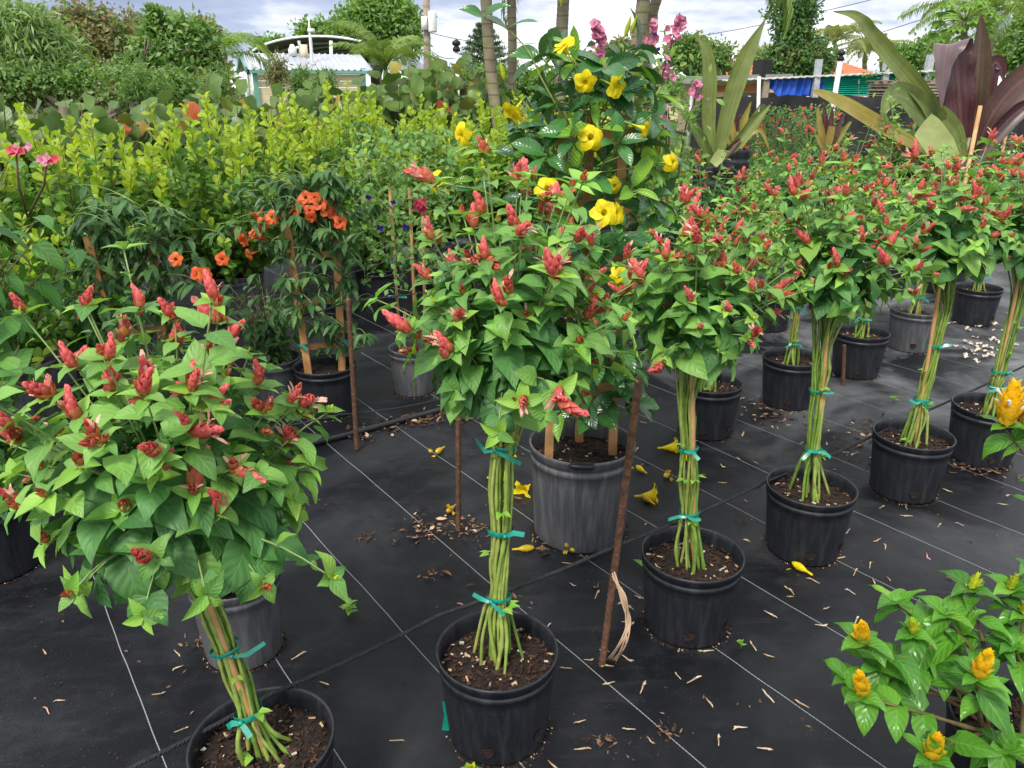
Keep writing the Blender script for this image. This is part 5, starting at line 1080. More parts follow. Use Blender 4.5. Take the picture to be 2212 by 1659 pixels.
# ---- houses, shack and fence on the right
plain('roof_tile', (0.55, 0.17, 0.08), (0.66, 0.24, 0.12), 3, 0.8); plain('roof_brown', (0.28, 0.17, 0.12), (0.34, 0.22, 0.16), 2, 0.85); plain('wall_cream', (0.70, 0.56, 0.36), (0.75, 0.62, 0.42), 1.5, 0.8); plain('roof_grey', (0.22, 0.22, 0.22), (0.3, 0.3, 0.3), 1.5, 0.8)
plain('tarp_blue', (0.02, 0.09, 0.52), (0.04, 0.14, 0.65), 3, 0.4, bmp=0.5, bscale=5); plain('panel_green', (0.0, 0.34, 0.25), (0.01, 0.44, 0.33), 2, 0.4); plain('shade_cloth', (0.014, 0.014, 0.016), (0.03, 0.03, 0.033), 3, 0.8); plain('fascia', (0.45, 0.43, 0.4), (0.62, 0.6, 0.57), 3, 0.7)
def hip_house(name, label, x0, x1, yE, yR, Y, wallm, roofm, dep=9.0, rows=14):
    a = at(x0, yE, Y); c = at(x1, yE, Y); zR_ = at((x0 + x1) / 2, yR, Y + dep / 2).z; zE_ = a.z; root = thing(name, Vector(((a.x + c.x) / 2, Y, 0)), label, 'house'); W_ = c.x - a.x; inset = min(dep * 0.5, W_ * 0.42)
    MB().box(((a.x + c.x) / 2, Y + dep / 2, zE_ / 2 - 0.05), (W_ * 0.95, dep * 0.9, zE_ - 0.1)).build('wall', MATS[wallm], root, smooth=False)
    mb = MB()
    for i in range(rows):   # courses of tile, each lapped over the one below
        f0, f1 = i / rows, (i + 1) / rows
        def ring(f, dz): return [Vector((a.x + inset * f, Y + dep / 2 * f, zE_ + (zR_ - zE_) * f + dz)), Vector((c.x - inset * f, Y + dep / 2 * f, zE_ + (zR_ - zE_) * f + dz)), Vector((c.x - inset * f, Y + dep - dep / 2 * f, zE_ + (zR_ - zE_) * f + dz)), Vector((a.x + inset * f, Y + dep - dep / 2 * f, zE_ + (zR_ - zE_) * f + dz))]
        lo, hi_ = ring(f0, 0.05), ring(f1, 0.0); lb_ = ring(f0, 0.0); mb.add(lo + hi_ + lb_, [(0, 1, 5, 4), (1, 2, 6, 5), (2, 3, 7, 6), (3, 0, 4, 7), (8, 9, 1, 0), (9, 10, 2, 1), (10, 11, 3, 2), (11, 8, 0, 3)])
    mb.build('roof', MATS[roofm], root, smooth=False); MB().box(((a.x + c.x) / 2, Y - 0.05, zE_ - 0.1), (W_, 0.06, 0.2)).build('fascia', MATS['fascia'], root, smooth=False); return root
hip_house('house', 'house with a brown shingle roof behind the pink flower spikes', 1255, 1500, 182, 128, 36, 'wall_cream', 'roof_brown')
hip_house('house', 'house with an orange tile roof right of the tall dark tree', 1715, 1935, 172, 122, 42, 'wall_cream', 'roof_tile')
hip_house('house', 'house with an orange tile roof left of the tall dark tree', 1540, 1720, 172, 132, 46, 'wall_cream', 'roof_tile')
hc = thing('house', at(1590, 300, 27.0) * 1.0, 'low cream house with a grey roof slab beside the tarp shack', 'house'); a = at(1525, 180, 27); c = at(1662, 184, 27); zc = a.z
MB().box(((a.x + c.x) / 2, 29.2, zc / 2), (c.x - a.x, 4, zc), None).build('wall', MATS['wall_cream'], hc, smooth=False); MB().box(((a.x + c.x) / 2 - .3, 28.8, zc + .14), (c.x - a.x + 1.6, 5, .2), Matrix.Rotation(-0.02, 3, 'Y')).build('roof', MATS['roof_grey'], hc, smooth=False); MB().box(((a.x + c.x) / 2, 27.15, zc - .12), (c.x - a.x + .1, .05, .26)).build('fascia', MATS['roof_tile'], hc, smooth=False)
bx_ = at(1646, 153, 26.5); gb = tag(MB().box(bx_, (0.42, 0.42, 0.62), Matrix.Rotation(0.5, 3, 'Z')).box(bx_ - Vector((0, 0, .5)), (.08, .08, .5)).build('flood_lamp', MATS['black_thing'], smooth=False, origin=bx_), 'dark boxy flood lamp on the grey roof edge', 'lamp')
# shack with tarp and corrugated panel
Yk = 21.0; p0 = at(1640, 168, Yk); p1 = at(2080, 150, Yk - 1.5); ex = (p1 - p0).normalized(); skb = Vector((p0.x, p0.y, 0)); sk = thing('shack', skb, 'long shack with a blue tarp and green corrugated panels under a low roof', 'shack')
def skp(x, y, off=0.0): f = (x - 1640) / 440.0; return at(x, y, Yk - 1.5 * f + off)
mb = MB(); V, F = [], []; nn = 110
for i in range(nn + 1):
    x = 1560 + (2110 - 1560) * i / nn; yy = 172 - 24 * (x - 1560) / 540; p = skp(x, yy, -0.3); w_ = 0.012 * math.sin(i * 1.9); V += [p + Vector((0, 0, w_)), p + Vector((0, 3.5, -.12 + w_))]
for i in range(nn): F.append((2 * i, 2 * i + 2, 2 * i + 3, 2 * i + 1))
mb.add(V, F); V3 = [v - Vector((0, 0, .035)) for v in V]; mb.add(V3, F); mb.add([v for i in range(nn + 1) for v in (V[2 * i], V3[2 * i])], F); mb.build('roof', MATS['fascia'], sk, smooth=False)
mb = MB(); V, F = [], []; nx_, nz_ = 40, 14                       # hanging tarp with folds
for j in range(nz_ + 1):
    for i in range(nx_ + 1):
        x = 1652 + 125 * i / nx_; top_ = 168 - 2 * i / nx_; bot = 207 - 3 * math.sin(i * .5) - (20 * max(0, 1 - i / 10)); p = skp(x, top_ + (bot - top_) * j / nz_, -0.12); p.y += 0.05 * math.sin(i * 1.3 + j * .3) + 0.03 * math.sin(i * .6); V.append(p)
for j in range(nz_):
    for i in range(nx_): q = j * (nx_ + 1) + i; F.append((q, q + 1, q + nx_ + 2, q + nx_ + 1))
mb.add(V, F); tp_ = mb.build('tarp', MATS['tarp_blue'], sk)
for xa, xb in ((1776, 1855), (1856, 1935), (1936, 2018)):         # corrugated sheets, ridges lying level
    V, F = [], []; nz_ = 80
    for j in range(nz_ + 1):
        for x in (xa, xb):
            top_ = 165 - 16 * (x - 1776) / 240; bot = 206 - 2 * (x - 1776) / 240; p = skp(x, top_ + (bot - top_) * j / nz_, -0.1); p.y += 0.035 * math.sin(j / nz_ * 2 * math.pi * 10); V.append(p)
    for j in range(nz_): F.append((2 * j, 2 * j + 1, 2 * j + 3, 2 * j + 2))
    MB().add(V, F).build('corrugated_panel', MATS['panel_green'], sk)
for x, yt in ((1654, 170), (1765, 128), (1912, 128), (2004, 118)): p = skp(x, 200, -0.2); p.z = 0; MB().box((p + skp(x, yt, -.2)) / 2, (0.14, 0.14, skp(x, yt, -.2).z)).build('post', MATS['galv' if x > 1700 else 'wood_grey'], sk, smooth=False)
p = skp(1720, 200, .6); MB().box(Vector((p.x, p.y + .3, p.z * .5)), (2.6, .3, p.z)).build('back_wall', MATS['wood_grey'], sk, smooth=False)
cloud(sk, 'creeper', 'tree_mid', [(skp(1950, 158, -.35), (.9, .1, .1)), (skp(2020, 165, -.25), (.3, .12, .4)), (skp(1963, 185, -.22), (.08, .1, .4))], 320, 0.09, per=10)
# pallets
for k in range(5):
    pz = at(1985, 208 - k * 7, 18.0); pl = thing('pallet', pz, 'wooden pallet, %s of the stack beside the green panel' % ['lowest', 'second from the bottom', 'middle one', 'second from the top', 'topmost'][k], 'pallet', 'stacked wooden pallets'); wdt = 1.25 + .1 * (k % 2); ox = rng.uniform(-.06, .06)
    for q in range(7): MB().box(pz + Vector((ox - wdt / 2 + wdt * q / 6, .5, .055)), (.10, 1.0, .018)).build('deck_board', MATS['wood_grey'], pl, smooth=False)
    for q in range(3): MB().box(pz + Vector((ox, .05 + .45 * q, 0)), (wdt, .05, .085)).build('stringer', MATS['wood_grey'], pl, smooth=False)
    for q in range(3): MB().box(pz + Vector((ox - wdt / 2 + wdt * q / 2, .5, -.055)), (.10, 1.0, .018)).build('bottom_board', MATS['wood_grey'], pl, smooth=False)
# shade-cloth fence
Yf = 15.0; fb = at(1535, 250, Yf); fb.z = 0; fn = thing('cloth_fence', fb, 'low black shade-cloth fence before the shack', 'fence'); V, F = [], []; nx_ = 90
for i in range(nx_ + 1):
    x = 1500 + 760 * i / nx_; Y = Yf - 2.2 * i / nx_; t0_ = at(x, 209 + 3 * math.sin(i * .45) - 3 * i / nx_, Y); b0 = Vector((t0_.x, t0_.y, 0.02)); 
    for j in range(7): p = t0_.lerp(b0, j / 6); p.y += 0.05 * math.sin(i * .8 + j * .4) + .04 * math.sin(j * 2.0 + i * .2); V.append(p)
for i in range(nx_):
    for j in range(6): q = i * 7 + j; F.append((q, q + 1, q + 8, q + 7))
MB().add(V, F).build('shade_cloth', MATS['shade_cloth'], fn)
for i in range(0, nx_ + 1, 15): p = V[i * 7]; MB().tube([Vector((p.x, p.y + .25, 0)), Vector((p.x, p.y + .25, p.z + .02))], .03, 8).build('post', MATS['galv'], fn)

# ================================================================== CRINUM LILIES
def strap(root, pix, Y, widths, mat, nrm=(0, -1, 0.25), ch=0.22, name='leaf', wave=0.0, label=None, side=None):
    Ys = Y if isinstance(Y, (list, tuple)) else [Y] * len(pix)
    pts = [at(x, y, yy) for (x, y), yy in zip(pix, Ys)]; sp = spline(pts, 6); n = len(sp); k = ppm(sum(Ys) / len(Ys), 1.5); ws = np.interp(np.linspace(0, 1, n), np.linspace(0, 1, len(widths)), widths); V, F, UV = [], [], []; mb = MB(); ph = rng.uniform(0, 6)
    for i, p in enumerate(sp):
        t_ = (sp[min(n - 1, i + 1)] - sp[max(0, i - 1)]).normalized(); s = t_.cross(Vector(nrm)) if side is None else Vector(side) - t_ * Vector(side).dot(t_); s = s.normalized() if s.length > 1e-4 else Vector((1, 0, 0)); up_v = s.cross(t_)
        for j in range(7):
            u = j / 3 - 1; V.append(p + s * u * ws[i] * k / 2 + up_v * (ch * u * u * ws[i] * k + wave * ws[i] * k * math.sin(ph + i * .9) * u)); UV.append((0.5 + u / 2, i / (n - 1)))
    for i in range(n - 1):
        for j in range(6): q = i * 7 + j; F.append((q, q + 1, q + 8, q + 7))
    o = mb.add(V, F, UV).build(name, MATS[mat], root)
    if label: o['label'] = label
    return o
for nm in ('crinum_green', 'crinum_purple', 'crinum_yellow'):     # a paler keel and long fibres run the length of each leaf
    m = MATS[nm]; t = m.node_tree; b_ = next(n for n in t.nodes if n.type == 'BSDF_PRINCIPLED'); lk = b_.inputs['Base Color'].links[0]; src = lk.from_socket
    uv = t.nodes.new('ShaderNodeUVMap'); mp_ = t.nodes.new('ShaderNodeMapping'); L(t, uv.outputs[0], mp_.inputs[0]); mp_.inputs['Scale'].default_value = (26, 1.2, 1); fib = noise(t, 1.0, 3, 0.5, mp_.outputs[0])
    sp_ = t.nodes.new('ShaderNodeSeparateXYZ'); L(t, uv.outputs[0], sp_.inputs[0]); kl = mth(t, 'SUBTRACT', 1.0, mth(t, 'MULTIPLY', mth(t, 'ABSOLUTE', mth(t, 'SUBTRACT', sp_.outputs[0], 0.5)), 14.0), clamp=True)
    c_ = mixc(t, 1.0, src, ramp(t, fib, [(0.3, (0.65, 0.65, 0.65)), (0.7, (1.4, 1.35, 1.35))]), 'MULTIPLY'); c_ = mixc(t, mth(t, 'MULTIPLY', kl, 0.35), c_, (0.32, 0.24, 0.14) if nm != 'crinum_purple' else (0.26, 0.12, 0.10))
    c_ = mixc(t, mth(t, 'MULTIPLY', mth(t, 'SUBTRACT', noise(t, 28.0, 5, 0.65), 0.60), 7.0, clamp=True), c_, (0.20, 0.13, 0.05)); c_ = mixc(t, mth(t, 'MULTIPLY', mth(t, 'SUBTRACT', sp_.outputs[1], 0.93), 12.0, clamp=True), c_, (0.14, 0.08, 0.04))
    L(t, c_, b_.inputs['Base Color'])
def crinum(label, basepx, Y, leaves, potr=0.2, poth=0.4):
    b = at(*basepx, Y); b.z = 0; root = thing('crinum_lily', b, label, 'potted plant', 'crinum lilies'); zb = at(*basepx, Y).z; ph_ = max(0.3, zb - 0.02); make_pot(root, b, potr, ph_, MATS['pot_black'], holes=(), chips=0, seg=36)
    MB().lathe([(0.10 * potr / .2, zb - .08), (0.09 * potr / .2, zb), (0.06 * potr / .2, zb + .10), (0.03, zb + .16)], 14, Vector((b.x, b.y, 0))).build('bulb_neck', MATS['crinum_green'], root)
    for pix, yo, wd, mat, kw in leaves: strap(root, pix, [Y + (o if isinstance(o, (int, float)) else 0) for o in (yo if isinstance(yo, list) else [yo] * len(pix))], wd, mat, **kw)
    return root
G, PU, YE = 'crinum_green', 'crinum_purple', 'crinum_yellow'
crinum('giant crinum lily with broad purple and green straps at the right', (2085, 345), 6.0, [
    ([(2080, 345), (2075, 250), (2070, 170), (2066, 115), (2058, 96), (2048, 100), (2040, 140), (2036, 190), (2034, 232)], [0, -.02, -.05, -.06, -.12, -.22, -.28, -.30, -.31], [42, 64, 76, 78, 72, 58, 42, 22, 3], PU, dict(ch=0.06, side=(1, 0.15, 0.15), wave=0.06)),
    ([(2095, 345), (2108, 220), (2114, 130), (2117, 75), (2118, 28)], 0.04, [34, 48, 46, 28, 3], PU, dict(ch=0.2)),
    ([(2100, 345), (2140, 255), (2185, 195), (2240, 155), (2300, 140)], -0.1, [36, 54, 66, 60, 30], PU, dict(ch=0.12)),
    ([(2105, 345), (2150, 290), (2200, 240), (2260, 205)], -0.15, [30, 38, 36, 10], PU, dict(ch=0.25)),
    ([(2110, 330), (2128, 200), (2140, 150), (2152, 136), (2163, 150), (2166, 172)], 0.15, [34, 40, 34, 30, 22, 5], PU, dict(ch=0.2)),
    ([(2070, 345), (2030, 270), (1985, 200), (1930, 135), (1885, 80), (1862, 48), (1840, 32), (1800, 25)], [0, -.1, -.2, -.3, -.35, -.4, -.4, -.4], [34, 42, 44, 40, 34, 26, 16, 2], G, dict(ch=0.18, wave=0.05)),
    ([(2065, 345), (2030, 290), (1985, 235), (1945, 205), (1920, 215), (1905, 250)], [0, -.1, -.2, -.3, -.4, -.45], [40, 60, 62, 52, 38, 8], G, dict(ch=0.12)),
    ([(2040, 345), (1965, 310), (1895, 272), (1825, 230), (1775, 205), (1752, 197)], -0.35, [20, 38, 50, 44, 24, 5], YE, dict(ch=0.15, nrm=(0, -0.8, 0.8), label='yellow-streaked leaf with a brown tip')),
    ([(2060, 345), (1940, 300), (1900, 330), (1865, 380)], -0.3, [40, 46, 42, 20], G, dict(ch=0.2)),
    ([(2050, 350), (2030, 320), (2005, 285), (1990, 270)], -0.5, [52, 66, 64, 58], 'crinum_cut', dict(ch=0.1, label='pale cut-off leaf base')),
    ([(2070, 345), (2050, 290), (2020, 255), (1990, 250)], -0.12, [40, 60, 56, 12], G, dict(ch=0.15)),
] if not leafmat('crinum_cut', (0.34, 0.42, 0.14), (0.42, 0.48, 0.2), vein=0.0, nv=1, quilt=0.0) is None else [])
crinum('green crinum lily with two long upright straps beside the pink flowers', (1542, 352), 6.4, [
    ([(1538, 352), (1530, 260), (1532, 170), (1525, 110), (1504, 76)], -0.02, [20, 30, 32, 24, 3], G, dict(ch=0.15)),
    ([(1548, 352), (1566, 265), (1590, 180), (1618, 110), (1652, 44)], -0.05, [20, 33, 40, 32, 3], G, dict(ch=0.15)),
    ([(1536, 352), (1515, 305), (1490, 262), (1462, 235)], -0.1, [16, 24, 20, 4], G, dict(ch=0.3)),
    ([(1550, 350), (1590, 312), (1630, 262), (1664, 226)], -0.1, [14, 22, 24, 4], G, dict(ch=0.3)),
    ([(1534, 350), (1512, 300), (1500, 280)], -0.08, [22, 26, 6], PU, dict(ch=0.3)),
    ([(1548, 352), (1575, 325), (1600, 300)], -0.12, [14, 16, 6], PU, dict(ch=0.3)),
    ([(1540, 355), (1552, 340), (1560, 325)], -0.2, [20, 26, 22], 'crinum_cut', dict(ch=0.1))], potr=0.16)
crinum('yellowing crinum lily with arching straps, between the two white pipes', (1590, 318), 8.6, [
    ([(1585, 318), (1570, 270), (1562, 228)], 0, [12, 18, 3], YE, {}), ([(1590, 318), (1588, 260), (1586, 215)], 0, [12, 17, 3], PU, {}), ([(1592, 318), (1605, 265), (1622, 220)], 0, [12, 18, 3], YE, {}),
    ([(1594, 318), (1618, 270), (1642, 226)], -.05, [12, 16, 3], G, {}), ([(1586, 318), (1560, 290), (1545, 300), (1540, 330)], -.1, [12, 15, 12, 3], YE, {}), ([(1596, 318), (1625, 285), (1645, 285), (1662, 325)], -.1, [12, 14, 10, 3], YE, {}), ([(1590, 318), (1578, 268), (1576, 240)], -.1, [12, 16, 3], YE, {})], potr=0.16)
crinum('small crinum lily with purple centre before the black fence', (1786, 332), 8.2, [
    ([(1782, 332), (1772, 280), (1765, 230)], 0, [11, 16, 3], YE, {}), ([(1785, 332), (1782, 275), (1780, 222)], .02, [12, 18, 3], PU, {}), ([(1788, 332), (1792, 280), (1798, 232)], 0, [12, 18, 4], PU, {}),
    ([(1790, 332), (1806, 285), (1824, 245)], -.05, [11, 16, 4], PU, {}), ([(1792, 332), (1816, 290), (1838, 262)], -.05, [11, 15, 5], YE, {}), ([(1784, 332), (1790, 300), (1796, 272)], -.1, [12, 18, 16], YE, {}), ([(1782, 332), (1770, 305), (1762, 290)], -.1, [10, 12, 3], YE, {})], potr=0.15)

# ================================================================== PINK FLOWERED SHRUB
b = at(1420, 330, 4.6); b.z = 0
pk = thing('pink_shrub', b, 'tall thin shrub with dusty pink flower spikes behind the allamanda', 'potted plant'); make_pot(pk, b, 0.16, 0.27, MATS['pot_black'], holes=(), chips=0)
PF = MB()
for k in range(4): a = k * 1.57 + .4; PF.tpl(leaf_tpl(0.95, 'obov', 2, 3, 0.2, 0.9), mat4((0, 0, 0), (math.cos(a), math.sin(a), 0.5), (0, 0, 1), 0.026))
PF = mk(PF, 'pink_petal'); lv = Leaves(); tw = MB(); VIO = mk(PEA, 'violet_petal')
for pix, n, rad_ in (([(1400, 480), (1330, 250), (1300, 140), (1288, 52)], 44, 0.055), ([(1430, 480), (1420, 260), (1405, 130), (1412, 50)], 26, 0.07), ([(1440, 480), (1440, 240), (1450, 100), (1470, 40)], 26, 0.06), ([(1440, 480), (1445, 260), (1430, 180), (1440, 130)], 14, 0.07), ([(1450, 480), (1480, 280), (1500, 220), (1504, 180)], 14, 0.05), ([(1430, 480), (1425, 330), (1432, 280), (1436, 235)], 12, 0.05)):
    sp = spline([at(x, y, 4.6 - .1 * i) for i, (x, y) in enumerate(pix)], 8); tw.tube(sp, [.006 - .004 * k / len(sp) for k in range(len(sp))], 5); m_ = len(sp)
    for i in range(n):
        f = 0.68 + 0.32 * (i + .5) / n; p = sp[min(m_ - 1, int(f * m_))] + rv(1).normalized() * rad_ * rng.uniform(.2, 1) * (1.25 - max(0, f - .7) * 3.2); place(pk, 'flower', PF if rng.random() < .92 else VIO, p, rv(.6) + Vector((0, -.7, .2)), rng.uniform(.7, 1.2))
    for i in range(60):
        f = rng.uniform(.2, .72); p = sp[int(f * (m_ - 1))] + rv(.06); lv.add('cover', p, rv(1) + Vector((0, 0, -.2)), Vector((0, -.4, 1)) + rv(.3), rng.uniform(.04, .075))
tag(tw.build('branches', MATS['stem_brown'], pk), kind='stuff'); lv.finish(pk, 120)

# ================================================================== NURSERY BED IN FRONT OF THE BLACK FENCE
DOT = MB()
for k in range(5): a = k * 1.257; DOT.tpl(leaf_tpl(0.8, 'ellip', 2, 2, 0.2, 0.6), mat4((0, 0, 0), (math.cos(a), math.sin(a), 0.5), (0, 0, 1), 0.02))
DOTS = {c: mk(DOT, c) for c in ('white_petal', 'rose_petal', 'yellow_petal', 'orange_petal')}
def low_bush(base, label, h, rad, n, size, nobj, flower_=None, nf=10, group='low bushes in the far bed', mat='cover', name='low_bush', twiggy=False):
    base = Vector(base); root = thing(name, base, label, 'potted plant', group); make_pot(root, base, 0.13, 0.22, MATS['pot_black'], holes=(), chips=0, seg=28); lv = Leaves(); tw = MB()
    for i in range(n):
        a = 2.399 * i; zf = rng.random(); r = rad * math.sqrt(rng.random()) * (0.55 + 0.45 * math.sin(math.pi * min(1, .25 + zf * .7))); p = base + Vector((r * math.cos(a), r * math.sin(a), 0.2 + (h - .2) * zf))
        if i % 4 == 0: tw.tube([base + Vector((r * .3 * math.cos(a), r * .3 * math.sin(a), .2)), p], .003, 4)
        for k in range(4): lv.add(mat, p + rv(size * .5), rv(1) + Vector((math.cos(a) * .4, math.sin(a) * .4, .1)), Vector((0, -.3, 1)) + rv(.4), size * rng.uniform(.6, 1.2))
    if flower_:
        for i in range(nf):
            a = rng.uniform(3.2, 6.2); zf = rng.uniform(.55, 1.03); place(root, 'flower', DOTS[flower_], base + Vector((rad * rng.uniform(.2, .95) * math.cos(a), rad * .9 * math.sin(a), .2 + (h - .2) * zf)), Vector((0, -1, .6)) + rv(.3), rng.uniform(1.0, 1.6))
    tag(tw.build('branches', MATS['stem_twig'], root), kind='stuff'); lv.finish(root, nobj)
species('rose', MATS['tree_mid'], 0.5, 'ellip', low=(2, 2), hi=(2, 3), fold=0.3, bend=0.5)
low_bush(base_at(1665, 11.5), 'rose bush dotted with red blooms left before the black fence', 1.25, 0.5, 420, 0.06, 60, 'rose_petal', 30, 'rose bushes', 'rose', 'rose_bush')
low_bush(base_at(1752, 11.8), 'rose bush dotted with red blooms, right of the other rose bush', 1.25, 0.46, 400, 0.06, 60, 'rose_petal', 26, 'rose bushes', 'rose', 'rose_bush')
low_bush(base_at(1600, 11.0), 'pale rose bush left of the upright white pipe', 1.15, 0.4, 260, 0.06, 30, 'orange_petal', 14, 'rose bushes', 'rose', 'rose_bush')
bl_spots = []
for j, (Y, h_) in enumerate(((8.4, 0.52), (9.6, 0.62), (10.8, 0.70))):
    for i in range(9):
        x = 1440 + 95 * i + 45 * (j % 2) + rng.uniform(-18, 18)
        bl_spots.append((x, Y + rng.uniform(-.25, .25), h_ + rng.uniform(-.07, .07)))
for i, (x, Y, h_) in enumerate(bl_spots):
    fl_ = (None, 'white_petal', 'yellow_petal', None)[i % 4]; ordn = ('first', 'second', 'third', 'fourth', 'fifth', 'sixth', 'seventh', 'eighth', 'ninth')[i % 9] + ' from the left in the ' + ('nearest', 'middle', 'farthest')[i // 9] + ' far-bed row'
    low_bush(base_at(x, Y), {None: 'low green bush, ', 'white_petal': 'low white-flowered bush, ', 'yellow_petal': 'low yellow-flowered bush, '}[fl_] + ordn, h_, 0.46, 230, 0.062, 14, fl_, 14)
# thin sapling spray rising before the big crinum
b = base_at(1930, 5.3); spg = thing('sapling', b, 'thin leafy sapling spray rising before the giant crinum', 'plant'); lv = Leaves(); tw = MB(); sp = spline([b, at(1925, 330, 5.3), at(1932, 270, 5.3), at(1918, 210, 5.3)], 8); tw.tube(sp, .004, 5)
for i in range(90): f = rng.uniform(.5, 1); p = sp[int(f * (len(sp) - 1))] + rv(.05); lv.add('cover', p, rv(1), Vector((0, -.4, 1)) + rv(.3), rng.uniform(.03, .05))
tw.build('branches', MATS['stem_twig'], spg); lv.finish(spg, 60)

# ================================================================== LOLLIPOP PLANTS, LOWER RIGHT
def yellow_spike(ln, wd, rows, mat, seed): return mk(spike(ln, wd, rows, 0.0, seed=seed, open_=0.35, tipw=0.6, shp='ovate'), mat)
YS = [yellow_spike(0.048, 0.026, 3, 'yellow_bract', 1), yellow_spike(0.040, 0.026, 3, 'yellow_bract', 2), yellow_spike(0.085, 0.036, 9, 'yellow_bract', 3), yellow_spike(0.028, 0.018, 4, 'lime_bract', 4)]
WP = MB()
for f, a in ((.3, 0.3), (.55, 2.6), (.8, 1.4), (.45, 4.2)):
    o = Vector((math.cos(a), math.sin(a), 0)); p = Vector((0, 0, .06 * f)) + o * .010; WP.tube([p, p + o * .010 + Vector((0, 0, .012)), p + o * .018 + Vector((0, 0, .022))], [.002, .003, .004], 6); WP.ribbon([p + o * .018 + Vector((0, 0, .022)), p + o * .030 + Vector((0, 0, .024))], [.007, .003], (0, 0, 1))
WP = mk(WP, 'white_petal', 'petal')
def lollipop(base, label, stems, nobj, ls, poth=0.2):
    base = Vector(base); root = thing('lollipop_plant', base, label, 'potted plant', 'yellow lollipop plants'); make_pot(root, base, 0.14, poth, MATS['pot_black'], holes=()); lv = Leaves(); tw = MB(); g0 = base + Vector((0, 0, poth - .05))
    for tip, fl_ in stems:
        tip = Vector(tip); st = g0 + Vector((rng.gauss(0, .03), rng.gauss(0, .03), 0)); ctl = st.lerp(tip, .5) + Vector((0, 0, .03)) + rv(.02); pts = bez(st, ctl, tip, 8); tw.tube(pts, [.0052 * (1.35 if k in (3, 5) else 1) - .0004 * k for k in range(9)], 6)
        for j in range(3):
            t_ = .66 + .15 * j; q = min(7, int(t_ * 8)); p = pts[q].lerp(pts[q + 1], t_ * 8 - q); tg = (pts[q + 1] - pts[q]).normalized(); a0 = rng.uniform(0, 3.14); x = Matrix.Rotation(a0 + j * 1.57, 3, tg) @ tg.orthogonal().normalized()
            for s in (1, -1): d = x * s * .9 + Vector((0, 0, -.35)) + tg * .3 + rv(.15); lv.add('pachy', p, d, Vector((0, 0, 1)) + tg * .4 + rv(.15), ls * rng.uniform(.65, 1.2) * (1 - .25 * max(0, t_ - .85) * 6))
        tg = Vector((0, 0, 1))
        for j in range(4): a = j * 1.57 + .5; lv.add('pachy', tip, Vector((math.cos(a), math.sin(a), .25)), Vector((0, 0, 1)) + rv(.1), ls * rng.uniform(.5, .8))
        if fl_ is not None:
            f_ = place(root, 'flower', YS[fl_], tip + Vector((0, 0, .006)), Vector((0, -.1, 1)) + rv(.12), 1.3 if fl_ < 2 else 1.0)
            if fl_ == 2: link('petal', WP, f_)
    tag(tw.build('branches', MATS['stem_brown'], root), kind='stuff'); lv.finish(root, nobj, 'foliage')
lb = gp(2195, 1575, 0.17); lb.z = 0; Yl = lb.y
T = lambda x, y, dy=0.0: at(x, y, Yl + dy)
lollipop(lb, 'lollipop plant with yellow bract heads and brown forked stems, lower right corner', [(T(1862, 1390, -.04), 1), (T(1862, 1505, -.1), 1), (T(2110, 1465, -.1), 0), (T(1970, 1372, .02), 3), (T(2010, 1640, -.18), 0), (T(2095, 1275, .08), 3), (T(2180, 1275, .1), 3), (T(1930, 1300, .1), None), (T(2040, 1330, .05), None), (T(1895, 1440, 0), None), (T(2190, 1400, .0), None), (T(2170, 1620, -.12), None), (T(2050, 1420, .1), None), (T(2210, 1330, .05), 3), (T(1830, 1470, 0), None)], 190, 0.10)
lb2_ = lb + Vector((0.38, 0.12, 0)); lollipop(lb2_, 'taller lollipop plant at the right edge with one long yellow spike', [(at(2170, 925, lb2_.y - .1), 2), (at(2215, 930, lb2_.y - .1), 2), (at(2240, 1100, lb2_.y), 0), (at(2260, 1000, lb2_.y + .05), None), (at(2230, 1230, lb2_.y), None)], 60, 0.08)
lb3 = gp(1045, 1850, 0.1); lb3.z = 0; lollipop(lb3, 'leaf tips of a plant just entering at the bottom edge', [(at(1020, 1680, lb3.y), 3), (at(1045, 1690, lb3.y), None)], 20, 0.06, 0.15)

# ================================================================== OTHER POTS AT THE LEFT, BEHIND THE NEAREST PLANT
def leafy_pot(base, label, h, rad, n, key, ls, potm, nobj, potr=0.15, cat='potted plant'):
    base = Vector(base); root = thing('leafy_shrub', base, label, cat, 'leafy pots at the left'); make_pot(root, base, potr, .26, MATS[potm], holes=(), chips=60); lv = Leaves(); tw = MB()
    for i in range(n):
        a = 2.399 * i; zf = (i + .5) / n; tip = base + Vector((rad * math.cos(a) * rng.uniform(.3, 1), rad * math.sin(a) * rng.uniform(.3, 1), .3 + (h - .3) * zf)); pts = bez(base + Vector((0, 0, .22)), base + Vector((0, 0, .2 + .5 * (tip.z - .2))), tip, 6); tw.tube(pts, [.004 - .0004 * k for k in range(7)], 5)
        for k in range(6): q = rng.randint(3, 6); lv.add(key, pts[q] + rv(.01), rv(.8) + Vector((math.cos(a) * .5, math.sin(a) * .5, -.3)), Vector((0, -.3, 1)) + rv(.3), ls * rng.uniform(.7, 1.2))
    tag(tw.build('branches', MATS['stem_brown'], root), kind='stuff'); lv.finish(root, nobj)
p_ = gp(505, 1235, .26); p_.z = 0; leafy_pot(p_, 'leafy shrub in the scuffed grey pot right behind the nearest stems', 0.62, .17, 40, 'clero', .07, 'pot_grey', 60, .125)
p_ = gp(-40, 1075, .26); p_.z = 0; leafy_pot(p_, 'shrub in the dark pot cut off by the left edge', 0.75, .25, 50, 'clero', .10, 'pot_black', 60)
p_ = gp(215, 740, .26); p_.z = 0; leafy_pot(p_, 'shrub in a grey pot glimpsed above the nearest plant', 0.62, .28, 60, 'clero', .10, 'pot_grey', 60)
